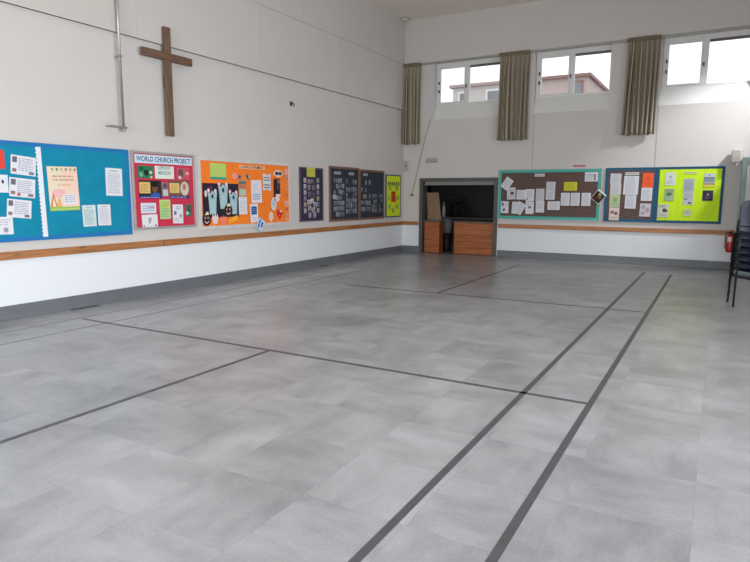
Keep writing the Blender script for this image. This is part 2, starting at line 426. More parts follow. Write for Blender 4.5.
# pipe on the left wall
o = empty('wall_pipe', (XL, 5.985, 2.55), PI/2); tag(o, 'slim pale metal pipe running down the wall beside the cross', 'pipe')
MB().tube([(0, -.09, 0), (0, -.09, ZC-2.55)], .019, M_METAL, 12).build('pole', o, smooth=True)
mb = MB(); mb.box(-.26, .06, -.11, -.07, .0, .028, M_METAL); mb.build('crossbar', o, bevel=.004)
mb = MB(); mb.box(-.015, .015, -.075, 0, .005, .025, M_METAL); mb.box(-.22, -.19, -.075, 0, .005, .025, M_METAL); mb.build('bracket', o)
for zz in (1.0, 2.4): box('clip', (-.025, .025, -.112, 0 if zz < 1.3 else -.04, zz, zz+.03), M_METAL, o)
MB().tube([(0, -.09, -.045), (0, -.09, .0)], .03, M_METAL, 12).build('end_cap', o, smooth=True)
# hook
o = empty('wall_hook', (XL, 10.1, 3.43), PI/2); tag(o, 'tiny dark metal hook sticking out of the bare wall', 'hook')
mb = MB(); mb.box(-.03, .035, -.012, 0, -.03, .05, M_DARKER); mb.build('plate', o)
MB().tube([(.0, -.01, .02), (.0, -.06, .015), (.0, -.08, -.01), (0, -.075, -.05)], .011, M_DARKER, 8).build('prong', o, smooth=True)

# ------------------------------------------------------------------ notice boards
def scallop(length, w, period, m, mb, ox, oz, ang, d):
    """strip along local direction with round bumps on its inner (left-hand) side"""
    ca, sa = math.cos(ang), math.sin(ang); n = max(1, round(length/period)); p = length/n
    pts = [(0, 0)]
    pts.append((length, 0))
    for i in reversed(range(n)):
        for t in (1, .8, .6, .4, .2): pts.append((p*(i+t), w*.72+w*.28*math.sin(PI*t)))
    pts.append((0, w*.72))
    P = [(ox+x*ca-y*sa, d, oz+x*sa+y*ca) for x, y in pts]
    # build as quads from base edge
    k = len(pts)
    for i in range(2, k-1):
        a, b = pts[i], pts[i+1]
        q = [(a[0], 0), (b[0], 0), b, a]
        mb.face([(ox+x*ca-y*sa, d, oz+x*sa+y*ca) for x, y in reversed(q)], m)
def board(wall, u0, u1, z0, z1, face, frame_m, label, fw=.03, border=None, bw=.07, depth=.03, felt=None, group=None):
    p, rz = wloc(wall, (u0+u1)/2, (z0+z1)/2)
    o = empty('notice_board', p, rz); tag(o, label, 'notice board', group)
    w, h = (u1-u0)/2, (z1-z0)/2
    box('backing', (-w+fw*.5, w-fw*.5, -depth+.008, -.001, -h+fw*.5, h-fw*.5), face, o)
    mb = MB()
    mb.box(-w, w, -depth, 0, h-fw, h, frame_m); mb.box(-w, w, -depth, 0, -h, -h+fw, frame_m)
    mb.box(-w, -w+fw, -depth, 0, -h+fw, h-fw, frame_m); mb.box(w-fw, w, -depth, 0, -h+fw, h-fw, frame_m)
    mb.build('frame', o, bevel=.003)
    if border:
        mb = MB(); d = -depth+.0065; a, b = w-fw, h-fw
        scallop(2*a, bw, .06, border, mb, -a, -b, 0, d); scallop(2*b, bw, .06, border, mb, a, -b, PI/2, d-.0006)
        scallop(2*a, bw, .06, border, mb, a, b, PI, d); scallop(2*b, bw, .06, border, mb, -a, b, -PI/2, d-.0006)
        mb.build('border', o)
    o['_d'] = depth
    return o
INK = C(120, 124, 140); INKD = C(70, 74, 92)
def sheet(wall, u0, u1, z0, z1, c, label, prints=(), rot=0., d=.026, name='paper_notice', cat='notice', group=None, shape=None, curl=.006):
    """one sheet pinned flat; prints in 0..1 sheet coordinates: ('t',x0,z0,x1,z1,lines,colour) text, ('r',...,colour) block, ('o',...) ellipse"""
    W, H = u1-u0, z1-z0; p, rz = wloc(wall, (u0+u1)/2, (z0+z1)/2, d)
    mb = MB(); mat = C(*c)
    rnd = random.Random(label)
    cu = [rnd.uniform(0, curl) for _ in range(4)]
    if shape is None:
        f = lambda u, v: ((u-.5)*W, -(cu[0]*(1-u)*v**3*(1-u)+cu[1]*u*u*v**3+cu[2]*.3*math.sin(PI*u)), (.5-v)*H)
        mb.grid(f, 5, 6, mat)
    else:
        mb.face([((x-.5)*W, 0, (z-.5)*H) for x, z in shape], mat)
        f = lambda u, v: ((u-.5)*W, 0, (.5-v)*H)
    o = mb.build(name, smooth=False)
    o.location = p; o.rotation_euler = (0, rot, rz) if wall != 'L' else (0, 0, rz)
    if wall == 'L' and rot:
        o.rotation_mode = 'QUATERNION'; o.rotation_quaternion = (Matrix.Rotation(rz, 4, 'Z') @ Matrix.Rotation(rot, 4, 'Y')).to_quaternion()
    tag(o, label, cat, group)
    if prints:
        pb = MB(); lev = .0012
        for q in prints:
            k, x0, y0, x1, y1 = q[:5]; lev += .00035
            def P(x, z): a = f(x, 1-z); return (a[0], a[1]-lev, a[2])
            if k == 'r':
                m = C(*q[5]); n = 3
                for i in range(n):
                    for j in range(n):
                        xa, xb = x0+(x1-x0)*i/n, x0+(x1-x0)*(i+1)/n; za, zb = y0+(y1-y0)*j/n, y0+(y1-y0)*(j+1)/n
                        pb.face([P(xa, za), P(xb, za), P(xb, zb), P(xa, zb)], m)
            elif k == 'o':
                m = C(*q[5]); cx, cz, rx, rzz = (x0+x1)/2, (y0+y1)/2, (x1-x0)/2, (y1-y0)/2
                pb.face([P(cx+rx*math.cos(t*PI/8), cz+rzz*math.sin(t*PI/8)) for t in range(16)], m)
            elif k == 'p':
                pb.face([P(x0+(x1-x0)*a, y0+(y1-y0)*b) for a, b in q[6]], C(*q[5]))
            elif k == 't':
                n = q[5]; m = C(*q[6]); hgt = (y1-y0)/n
                for i in range(n):
                    z = y1-hgt*(i+.5); x = x0; end = x1-(rnd.uniform(0, .35)*(x1-x0) if i % 4 == 3 else rnd.uniform(0, .06))
                    while x < end-.01:
                        wd = min(rnd.uniform(.06, .16), end-x)
                        pb.face([P(x, z-hgt*.22), P(x+wd, z-hgt*.22), P(x+wd, z+hgt*.22), P(x, z+hgt*.22)], m); x += wd+.03
        pb.build('lettering' if all(q[0] == 't' for q in prints) else 'artwork_pattern', o)
    return o
TXT = lambda n=12, c=(178, 180, 192): [('t', .12, .08, .88, .82, n, c), ('t', .25, .86, .75, .94, 1, (140, 142, 156))]
W1, W2, W3 = (222, 222, 228), (212, 212, 216), (203, 203, 206)

# teal board
TEAL = plain('teal_backing', rgb(18, 133, 165), .85, var=.07, scale=5, spec=.2); BLUEB = plain('blue_border', rgb(12, 112, 176), .7, var=.05)
tb = board('L', 2.2, 6.11, .99, 2.25, TEAL, BLUEB, 'wide teal notice board with bright blue edging nearest the camera on the cross wall', fw=.02, border=BLUEB, bw=.042)
# white scalloped strip dividing it
mb = MB(); scallop(1.17, .055, .05, C(225, 228, 235), mb, 0, 0, PI/2, 0)
mb.face([(0, -.0003, 0), (.02, -.0003, 0), (.02, -.0003, 1.17), (0, -.0003, 1.17)], C(225, 228, 235))
dv = mb.build('divider_strip', tb); p = 4.76-(2.2+6.11)/2
dv.location = (p+.0, -.026, -.59); dv.rotation_euler.y = -.015
sheet('L', 3.96, 4.29, 1.9, 2.13, (222, 72, 60), 'red card at the cut-off edge of the teal board', [('t', .1, .2, .8, .8, 3, (240, 150, 140))], .0, name='red_card', cat='card')
land = lambda s: [('r', .06, .62, .24, .92, (110, 105, 120)), ('r', .06, .12, .22, .3, (150, 110, 120)), ('t', .3, .2, .9, .9, 7, (165, 165, 185)), ('r', .72, .06, .92, .2, (120, 115, 130))]
sheet('L', 4.36, 4.68, 1.83, 2.07, W1, 'landscape white sheet highest beside the white scalloped strip on the teal board', land(1), .10)
sheet('L', 4.32, 4.65, 1.55, 1.79, W1, 'landscape white sheet in the middle of three beside the scalloped strip', land(2)+[('r', .3, .06, .42, .2, (190, 80, 80))], .09)
sheet('L', 4.0, 4.31, 1.61, 1.83, W1, 'white sheet with a small dark heart left of the landscape sheets, teal board', [('o', .74, .5, .84, .72, (70, 60, 80)), ('t', .1, .1, .6, .9, 5, (175, 175, 190))], .02)
sheet('L', 4.27, 4.58, 1.29, 1.52, W1, 'landscape white sheet lowest of three beside the scalloped strip', land(3), .11)
sheet('L', 4.02, 4.33, 1.09, 1.31, W1, 'white sheet with grey stamp in the bottom left part of the teal board', [('o', .6, .1, .8, .4, (150, 155, 165)), ('t', .1, .5, .9, .9, 3, (185, 185, 200))], .02)
tri = [(0, 1), (1, 1), (.5, 0)]
sheet('L', 4.83, 5.26, 1.37, 1.96, (232, 214, 190), 'large cream and pink poster with bunting and green foot on teal board',
      [('r', 0, 0, 1, .09, (150, 190, 90)), ('r', .02, .02, .98, .05, (180, 205, 120)), ('r', .5, .09, 1, .9, (238, 205, 186)), ('o', .1, .3, .55, .5, (236, 180, 180)),
       ('r', .45, .14, .93, .38, (224, 222, 228)), ('p', .02, .09, .25, .42, (205, 130, 90), [(0, 0), (1, 0), (.5, 1)]), ('p', .22, .09, .42, .32, (228, 175, 120), [(0, 0), (1, 0), (.5, 1)]),
       ('p', .08, .1, .2, .3, (245, 225, 190), [(0, 0), (1, 0), (.5, 1)]),
       ('t', .15, .66, .9, .82, 2, (200, 160, 130)), ('t', .3, .55, .8, .62, 1, (215, 175, 150)), ('t', .5, .18, .88, .36, 4, (185, 175, 190))] +
      [('p', .12+.15*i, .88, .21+.15*i, .96, c, tri) for i, c in enumerate([(150, 170, 130), (80, 120, 110), (190, 170, 110), (140, 130, 90), (190, 140, 100), (120, 140, 120)])],
      -.02, name='poster', cat='poster')
sheet('L', 5.70, 5.98, 1.57, 1.97, W1, 'white sheet pinned alone near the right edge of the teal board', TXT(11), .02)
sheet('L', 5.30, 5.51, 1.14, 1.44, (205, 222, 222), 'pale green-tinted sheet under the poster, left of a pair on teal board', TXT(14, (140, 165, 160)), -.01)
sheet('L', 5.54, 5.75, 1.145, 1.445, W1, 'white sheet right of the green-tinted sheet low on the teal board', TXT(14), .01)

# red board
RED = plain('crimson_backing', rgb(200, 42, 74), .8, var=.05)
rb = board('L', 6.17, 7.42, 1.05, 2.25, RED, M_ALU, 'crimson notice board with aluminium frame about a world church project', fw=.035)
b = sheet('L', 6.22, 7.36, 2.07, 2.20, (205, 222, 236), 'long pale blue banner reading WORLD CHURCH PROJECT', name='title_banner', cat='banner', curl=0)
text('lettering', 'WORLD CHURCH PROJECT', .108, C(62, 98, 128), b, (0, -.002, -.003), .80, .0015)
sheet('L', 6.26, 6.55, 1.84, 2.03, (46, 120, 84), 'green photograph of people at top left of the crimson board', [('o', .4, .2, .7, .7, (40, 40, 40)), ('o', .1, .1, .35, .5, (110, 170, 140)), ('o', .75, .35, .95, .6, (190, 215, 205)), ('o', .1, .6, .4, .9, (30, 90, 60)), ('o', .78, .0, .95, .2, (225, 190, 195))], name='photograph', cat='photograph')
b = sheet('L', 6.59, 6.97, 1.84, 2.04, (222, 226, 216), 'white card lettered in two green lines at centre top of crimson board', name='title_card', cat='card', curl=0)
text('lettering', 'LEPROSY\nMISSION', .078, C(120, 160, 150), b, (0, -.002, .028), .85, .001)
sheet('L', 7.03, 7.30, 1.84, 2.03, (196, 90, 100), 'pinkish-red photograph at top right of the crimson board', [('o', .1, .1, .5, .9, (110, 80, 85)), ('o', .65, .4, .95, .65, (245, 170, 160)), ('o', .1, 0, .35, .3, (215, 195, 200)), ('o', .5, .5, .75, .8, (160, 120, 110))], name='photograph', cat='photograph')
sheet('L', 6.27, 6.70, 1.53, 1.81, (52, 44, 46), 'photograph with a yellow panel and a face in blue, left side of crimson board',
      [('r', .02, .28, .5, .9, (218, 184, 110)), ('t', .08, .35, .45, .8, 5, (175, 140, 80)), ('o', .58, .3, .82, .85, (125, 74, 56)), ('o', .56, .62, .84, .95, (30, 26, 28)), ('p', .42, .02, 1, .34, (40, 96, 180), [(0, 0), (1, 0), (.8, .8), (.5, 1), (.2, .7)]), ('r', 0, 0, 1, .12, (46, 46, 130)), ('t', .05, .02, .9, .1, 1, (190, 190, 220))], name='photograph', cat='photograph')
sheet('L', 6.71, 6.84, 1.56, 1.78, (130, 120, 120), 'small narrow grey photograph between the two yellow-panel photographs', [('o', .2, .6, .8, .95, (90, 80, 80)), ('r', .15, .05, .9, .5, (190, 195, 195))], name='photograph', cat='photograph')
sheet('L', 6.86, 7.28, 1.53, 1.82, (120, 84, 80), 'photograph with yellow panel beside a pale draped figure, crimson board',
      [('r', .02, .3, .5, .85, (220, 188, 116)), ('t', .08, .36, .45, .78, 4, (178, 144, 84)), ('o', .55, .15, .98, .95, (214, 196, 178)), ('o', .66, .45, .84, .85, (176, 128, 112)), ('r', 0, 0, 1, .12, (46, 46, 130)), ('t', .05, .02, .9, .1, 1, (190, 190, 220))], name='photograph', cat='photograph')
sheet('L', 6.29, 6.58, 1.30, 1.46, (216, 222, 232), 'white landscape card with pastel writing, lower left of crimson board', [('t', .1, .15, .9, .8, 3, (150, 165, 190)), ('t', .5, .4, .95, .7, 1, (200, 130, 160))], .0, name='card', cat='card')
sheet('L', 6.30, 6.60, 1.08, 1.28, (224, 222, 226), 'white card with a pencil drawing, lowest left on the crimson board', [('o', .4, .4, .6, .8, (160, 165, 165)), ('r', .42, .3, .5, .5, (120, 140, 120)), ('o', .05, .05, .15, .2, (140, 110, 150)), ('o', .8, .05, .92, .2, (100, 90, 130))], -.02, name='card', cat='card')
sheet('L', 6.65, 6.87, 1.20, 1.51, (176, 208, 150), 'yellow-green leaflet low in the middle of the crimson board', [('r', .05, .55, .95, .95, (196, 214, 110)), ('t', .12, .1, .88, .9, 10, (130, 165, 110))], name='leaflet', cat='leaflet')
sheet('L', 6.91, 7.13, 1.12, 1.43, W1, 'white leaflet with small blue picture right of the yellow-green leaflet', [('r', .12, .45, .35, .65, (90, 120, 160)), ('t', .3, .72, .8, .92, 2, (150, 150, 170)), ('o', .65, .3, .85, .5, (180, 120, 150)), ('t', .15, .1, .6, .3, 3, (175, 175, 190))], .02, name='leaflet', cat='leaflet')
sheet('L', 7.18, 7.33, 1.23, 1.43, (84, 108, 90), 'small dark green photograph at lower right of the crimson board', [('o', .3, .4, .8, .9, (60, 60, 60)), ('o', .1, .1, .5, .4, (180, 195, 180)), ('o', .5, .6, .7, .8, (150, 120, 100))], .1, name='photograph', cat='photograph')

# orange board
ORANGE = plain('orange_backing', rgb(250, 128, 32), .8, var=.05)
ob = board('L', 7.50, 10.05, .98, 2.24, ORANGE, plain('frame_offwhite', rgb(208, 203, 202), .5), 'long orange notice board in a white frame full of paper craft', fw=.065)
sheet('L', 7.58, 8.48, 1.19, 1.79, (44, 38, 52), 'black backing sheet behind the three paper figures on the orange board', [('o', .05, .6, .12, .8, (220, 200, 205)), ('o', .2, .8, .26, .95, (90, 60, 90)), ('o', .6, .82, .7, .95, (90, 80, 100))], name='backing_sheet', cat='craft paper', d=.024, curl=0)
sheet('L', 7.78, 8.17, 1.86, 2.14, (182, 212, 116), 'light green poster with a teal foot at top of the orange board', [('r', 0, 0, 1, .14, (40, 158, 150)), ('t', .12, .3, .88, .9, 6, (205, 205, 90))], name='poster', cat='poster')
b = sheet('L', 8.52, 9.24, 2.07, 2.14, (246, 190, 150), 'thin title strip along the top of the orange board', name='title_strip', cat='banner', curl=0)
text('lettering', 'LOVE IS FAMILY', .072, C(92, 64, 70), b, (0, -.002, -.002), 1.25, .0012)
gown = [(.2, 0), (.85, 0), (.92, .62), (1, .85), (.7, .8), (.62, .9), (.42, .9), (.35, .8), (.0, .95), (.12, .62)]
for u0, u1, z0, z1, lab in ((7.69, 7.93, 1.25, 1.70, 'pale blue paper gown with red flowers, first figure on black sheet'), (7.95, 8.21, 1.34, 1.82, 'tallest pale blue paper gown in the middle of black sheet'), (8.22, 8.46, 1.24, 1.68, 'pale blue paper gown beside the white leaflets, third on black sheet')):
    sheet('L', u0, u1, z0, z1, (168, 196, 204), lab, [('o', .0, .82, .3, 1.02, (226, 110, 130)), ('o', .02, .86, .22, .98, (240, 225, 228)), ('o', .68, .82, .95, .98, (225, 215, 220)), ('o', .42, .6, .62, .78, (50, 50, 66)), ('o', .38, .64, .48, .74, (60, 60, 76)), ('t', .3, .1, .8, .5, 4, (190, 212, 216))], name='paper_figure', cat='paper craft', d=.029, shape=gown)
circ = [(.5+.5*math.cos(t*PI/8), .5+.5*math.sin(t*PI/8)) for t in range(16)]
for u0, u1, z0, z1, lab in ((7.555, 7.765, 1.05, 1.28, 'round dark brown smiling paper face at bottom left of orange board'), (8.09, 8.31, 1.19, 1.42, 'round dark brown smiling paper face below the middle gown')):
    sheet('L', u0, u1, z0, z1, (62, 36, 44), lab, [('o', .24, .52, .42, .7, (205, 175, 170)), ('o', .58, .52, .76, .7, (205, 175, 170)), ('o', .3, .56, .38, .66, (30, 20, 24)), ('o', .64, .56, .72, .66, (30, 20, 24)), ('p', .22, .16, .78, .42, (225, 200, 200), [(0, 1), (.15, .4), (.5, 0), (.85, .4), (1, 1), (.8, .7), (.5, .35), (.2, .7)]), ('p', .3, .82, .75, 1.1, (235, 225, 180), [(0, 0), (1, .1), (.8, 1), (.3, .7)])], name='paper_mask', cat='paper craft', d=.033, shape=circ)
hand = [(.2, 0), (.8, 0), (.95, .5), (.85, .95), (.65, .7), (.5, 1), (.38, .68), (.12, .9), (.05, .45)]
sheet('L', 7.78, 7.95, 1.08, 1.27, (236, 208, 214), 'pale pink paper cut-out hand low on the orange board', shape=hand, name='paper_cutout', cat='paper craft', d=.03)
sheet('L', 7.99, 8.15, 1.06, 1.23, (252, 130, 120), 'salmon pink paper cut-out hand low on the orange board', shape=hand, name='paper_cutout', cat='paper craft')
sheet('L', 8.2, 8.44, 1.07, 1.22, (252, 178, 52), 'amber paper strip cut-out near the bottom of the orange board', shape=[(0, 0), (1, .4), (1, 1), (.5, .8), (.1, .5)], name='paper_cutout', cat='paper craft')
flower = [(.5+.5*math.cos(t*PI/10)*(1 if t % 4 < 2 else .7), .5+.5*math.sin(t*PI/10)*(1 if t % 4 < 2 else .7)) for t in range(20)]
sheet('L', 8.32, 8.45, 1.87, 1.99, (244, 176, 176), 'pink paper flower left of the leaflets on the orange board', [('o', .3, .3, .7, .7, (230, 120, 110))], shape=flower, name='paper_flower', cat='paper craft')
sheet('L', 8.47, 8.57, 1.86, 1.97, (120, 130, 150), 'small grey-blue paper flower above the leaflets on the orange board', [('o', .3, .3, .7, .7, (50, 60, 80))], shape=flower, name='paper_flower', cat='paper craft')
sheet('L', 8.68, 8.80, 1.87, 1.99, (128, 128, 110), 'grey and white paper flower under the title strip', [('o', .3, .3, .7, .7, (60, 80, 90)), ('o', .7, .4, 1, .7, (230, 210, 215))], shape=flower, name='paper_flower', cat='paper craft')
sheet('L', 8.49, 8.69, 1.56, 1.86, (170, 150, 130), 'leaflet with a brown photo and grey text, upper of two by the black sheet', [('r', .05, .78, .95, .92, (90, 110, 110)), ('r', .05, .5, .95, .75, (200, 120, 90)), ('r', .05, .06, .95, .46, (190, 196, 180))], name='leaflet', cat='leaflet')
sheet('L', 8.48, 8.70, 1.23, 1.55, (232, 232, 238), 'white typed sheet, lower of two by the black sheet', TXT(8), name='leaflet', cat='leaflet')
sheet('L', 8.83, 9.13, 1.44, 1.87, (226, 222, 232), 'tall white sheet with blue lettering in the middle of orange board', [('t', .15, .12, .85, .42, 3, (110, 150, 180)), ('t', .15, .55, .6, .85, 5, (205, 200, 215))], -.02, name='poster', cat='poster')
puz = [(0, 0), (.4, .05), (.5, .15), (.6, .05), (1, 0), (.95, .4), (1, .55), (.9, .65), (1, 1), (.6, .95), (.5, .85), (.4, 1), (0, .98), (.08, .6), (0, .5), (.08, .35)]
sheet('L', 9.17, 9.42, 1.67, 2.0, (214, 218, 226), 'jigsaw-shaped white cut-out with dark lettering on the orange board', [('t', .15, .55, .85, .85, 2, (70, 80, 110)), ('t', .15, .12, .85, .42, 2, (70, 90, 120))], shape=puz, name='paper_cutout', cat='paper craft')
sheet('L', 9.51, 9.80, 1.95, 2.08, (236, 230, 226), 'white oval card with black lettering near top right of orange board', [('o', .12, .2, .5, .8, (70, 66, 70)), ('o', .45, .2, .9, .8, (90, 86, 86))], shape=circ, name='card', cat='card')
sheet('L', 9.50, 9.70, 1.55, 1.91, (48, 42, 50), 'dark photograph of a person on the orange board', [('r', .3, .0, 1, .16, (235, 215, 215)), ('o', .5, .4, .8, .7, (90, 84, 92)), ('r', .6, .75, .95, .95, (150, 120, 120))], name='photograph', cat='photograph')
sheet('L', 9.52, 9.68, 1.46, 1.55, (245, 225, 225), 'small pale tag just beneath the dark photograph', shape=circ, name='paper_tag', cat='paper craft')
sheet('L', 8.79, 9.01, 1.07, 1.42, (226, 230, 240), 'white card with a dark blue window picture low on orange board', [('r', .15, .42, .85, .86, (46, 84, 150)), ('t', .25, .5, .75, .8, 3, (120, 160, 210)), ('t', .2, .1, .8, .3, 2, (190, 195, 215))], -.04, name='card', cat='card')
sheet('L', 8.98, 9.18, .91, 1.13, (206, 220, 236), 'tilted white and blue card hanging over the orange board frame', [('r', .15, .1, .4, .9, (90, 130, 190)), ('r', .55, .3, .8, .8, (60, 100, 160)), ('t', .1, .4, .9, .6, 1, (150, 180, 210))], .5, d=.04, name='card', cat='card')
sheet('L', 9.41, 9.58, 1.28, 1.54, (218, 214, 224), 'grey oval paper cut-out on the right half of the orange board', [('o', .2, .3, .8, .8, (190, 200, 215))], shape=circ, name='paper_cutout', cat='paper craft')
sheet('L', 9.34, 9.47, 1.07, 1.26, (240, 214, 200), 'small cream oval cut-out beside the red heart', [('o', .25, .3, .75, .75, (205, 205, 215))], shape=circ, name='paper_cutout', cat='paper craft')
heart = [(.5, 0), (.85, .4), (1, .7), (.9, .93), (.72, 1), (.56, .9), (.5, .75), (.44, .9), (.28, 1), (.1, .93), (0, .7), (.15, .4)]
sheet('L', 9.58, 9.77, 1.09, 1.30, (212, 34, 44), 'red paper heart with pale top near bottom right of orange board', [('o', .5, .7, .9, .95, (240, 205, 200)), ('o', .45, .3, .55, .5, (240, 180, 170))], shape=heart, name='paper_heart', cat='paper craft')
for i, (z, c, s) in enumerate(((2.06, (240, 190, 180), .13), (1.95, (205, 160, 165), .09), (1.84, (250, 150, 110), .1), (1.72, (225, 170, 150), .07), (1.6, (205, 70, 60), .045), (1.42, (238, 190, 195), .13), (1.30, (150, 60, 70), .05), (1.19, (240, 170, 150), .08), (1.10, (235, 200, 180), .07))):
    nm = ['top one', 'second from top', 'third from top', 'fourth from top', 'tiny red one below the middle', 'large pale one', 'small dark red one', 'peach one second from bottom', 'lowest cream one'][i]
    sheet('L', 9.91-s/2, 9.91+s/2, z-s/2, z+s/2, c, 'paper flower down the right edge of orange board, '+nm, [('o', .3, .3, .7, .7, tuple(int(v*.8) for v in c))], shape=flower, name='paper_flower', cat='paper craft')

# dark photo board with yellow card
NAVYP = plain('dark_purple_backing', rgb(48, 40, 62), .7, var=.1)
pb = board('L', 10.37, 11.24, 1.02, 2.18, NAVYP, plain('purple_frame', rgb(92, 78, 98), .6), 'narrow dark purple photo board with yellow card at its top', fw=.03)
sheet('L', 10.62, 10.93, 1.98, 2.18, (200, 198, 84), 'plain yellow card at top of the narrow purple photo board', [('t', .1, .3, .9, .8, 2, (176, 172, 70))], d=.034, name='card', cat='card', curl=0)
def photos(wall, name, spots, label, group, base=(120, 118, 128), d=.026):
    base = tuple(v+52 for v in base)
    rnd = random.Random(label)
    for (u, z, w, h) in spots:
        k = rnd.choice(((0, 0, 0), (28, 24, 24), (-28, -24, -20), (20, 8, -6), (-10, -14, 8)))
        c = tuple(min(235, max(20, b_+k_)) for b_, k_ in zip(base, k)); c = tuple(v//12*12 for v in c)
        sh = tuple(int(v*.68)//12*12 for v in c)
        sheet(wall, u-w/2, u+w/2, z-h/2, z+h/2, c, label, [('o', .28, .42, .72, .88, sh), ('p', .1, 0, .9, .42, sh, [(0, 0), (1, 0), (.8, 1), (.2, 1)])], name='photograph', cat='photograph', group=group, d=d, curl=0)
sp = []
for z in (1.90, 1.77, 1.64, 1.51, 1.38, 1.25):
    sp += [(10.55, z, .085, .1), (11.03, z, .085, .1)]
photos('L', 'p', sp, 'tiny portrait in the left or right column of the purple photo board', 'portraits edging the purple photo board', (136, 128, 142))
sp = [(10.70, 1.88, .1, .09), (10.82, 1.88, .1, .09), (10.70, 1.75, .09, .11), (10.86, 1.74, .1, .12), (10.72, 1.60, .1, .12), (10.87, 1.58, .09, .12)]
photos('L', 'p', sp, 'tiny dark snapshot in the upper middle of the purple photo board', 'snapshots in the middle of the purple photo board', (100, 88, 98))
sp = [(10.69, 1.43, .11, .12), (10.81, 1.46, .1, .11), (10.92, 1.38, .11, .12), (10.72, 1.30, .12, .11), (10.86, 1.26, .11, .12), (10.72, 1.15, .09, .12), (10.90, 1.15, .09, .12)]
photos('L', 'p', sp, 'small pale snapshot in the tree-shaped cluster low on purple photo board', 'snapshots in the cluster low on the purple photo board', (160, 152, 156))

# two dark boards in one brown frame
NAVY = plain('navy_backing', rgb(40, 50, 62), .75, var=.2, scale=3); BROWNF = wood('brown_frame', rgb(112, 78, 62), rgb(140, 102, 82), 'Z', 1, .5)
board('L', 11.50, 12.812, .98, 2.25, NAVY, BROWNF, 'navy photo board in brown wooden frame, left one of a joined pair', fw=.05)
board('L', 12.82, 14.09, .98, 2.225, NAVY, BROWNF, 'navy photo board in brown wooden frame, right one of a joined pair', fw=.05)
for u0, u1, z, lab in ((11.68, 11.97, 2.10, 'pale title strip at top left of left navy photo board'), (12.31, 12.55, 2.10, 'pale title strip at top right of left navy photo board'), (12.98, 13.21, 2.10, 'pale title strip at top of right navy photo board')):
    sheet('L', u0, u1, z-.03, z+.03, (170, 180, 182), lab, [('t', .08, .2, .92, .8, 1, (110, 120, 124))], name='title_strip', cat='title strip', curl=0)
def rows(u0, u1, n, zs, w, h, skip=0, seed=0):
    rnd = random.Random(seed); out = []
    for z in zs:
        for i in range(n):
            if rnd.random() < skip: continue
            out.append((u0+(u1-u0)*(i+.5)/n, z+rnd.uniform(-.01, .01), w, h))
    return out
G = 'snapshots in rows on the navy photo boards'
photos('L', 'p', rows(11.65, 12.12, 5, [1.92, 1.79, 1.66, 1.53, 1.40, 1.27, 1.14], .066, .105, .1, 1), 'tiny grey snapshot in the rows at left of the left navy board', 'snapshots left side of the left navy board', (118, 122, 130))
photos('L', 'p', rows(12.18, 12.68, 5, [1.90, 1.72, 1.59, 1.46, 1.33, 1.20], .064, .11, .22, 2), 'tiny grey snapshot in the rows at right of the left navy board', 'snapshots right side of the left navy board', (104, 108, 118))
photos('L', 'p', rows(12.88, 13.36, 5, [1.90, 1.72, 1.55, 1.40, 1.24], .066, .11, .28, 4), 'tiny grey snapshot in the rows at left of the right navy board', 'snapshots left side of the right navy board', (110, 108, 118))
photos('L', 'p', rows(13.42, 13.98, 6, [1.56, 1.43, 1.31, 1.19], .062, .1, .22, 5), 'tiny grey snapshot in the low rows at right of the right navy board', 'snapshots low right of the right navy board', (96, 98, 108))
sheet('L', 11.62, 11.76, 1.5, 1.6, (176, 180, 186), 'white slip stuck at the left edge of the left navy board', d=.032, name='paper_slip', cat='paper slip')

# yellow board by the corner
YEL = plain('acid_yellow', rgb(212, 232, 24), .75, var=.04); TEALD = plain('dark_teal_edge', rgb(14, 78, 92), .6)
board('L', 14.19, 15.04, 1.0, 2.14, YEL, TEALD, 'narrow acid yellow notice board edged dark teal in the corner', fw=.03)
sheet('L', 14.47, 14.73, 1.41, 1.70, (214, 84, 34), 'orange-red sheet in the middle of the narrow yellow board', [('r', .1, .1, .9, .9, (196, 70, 28))], name='red_sheet', cat='notice')
for i in range(6):
    sheet('L', 14.28+.115*i, 14.36+.115*i, 1.85, 1.95, (120, 138, 40), 'dark letter cut-out in the title row of the narrow yellow board', [('r', .3, .2, .7, .8, (70, 84, 50))], name='letter_cutout', cat='letter', group='title letters on the narrow yellow board', curl=0)
sheet('L', 14.33, 14.48, 1.72, 1.86, (176, 196, 80), 'greenish leaflet under the title letters at left, narrow yellow board', TXT(5, (130, 150, 60)))
sheet('L', 14.72, 14.88, 1.72, 1.86, (176, 190, 90), 'greenish leaflet under the title letters at right, narrow yellow board', TXT(5, (130, 140, 70)))
sheet('L', 14.29, 14.42, 1.46, 1.60, (186, 206, 90), 'small greenish leaflet left of the orange-red sheet', TXT(5, (140, 150, 70)))
sheet('L', 14.78, 14.91, 1.46, 1.60, (180, 200, 84), 'small greenish leaflet right of the orange-red sheet', TXT(5, (130, 140, 70)))
sheet('L', 14.32, 14.46, 1.22, 1.36, (184, 202, 96), 'small greenish leaflet low at left of the narrow yellow board', TXT(5, (130, 140, 70)))
sheet('L', 14.74, 14.89, 1.22, 1.36, (172, 192, 84), 'small greenish leaflet low at right of the narrow yellow board', TXT(5, (120, 140, 70)))
sheet('L', 14.52, 14.67, 1.12, 1.26, (178, 196, 90), 'small greenish leaflet lowest in the middle of narrow yellow board', TXT(5, (120, 140, 70)))

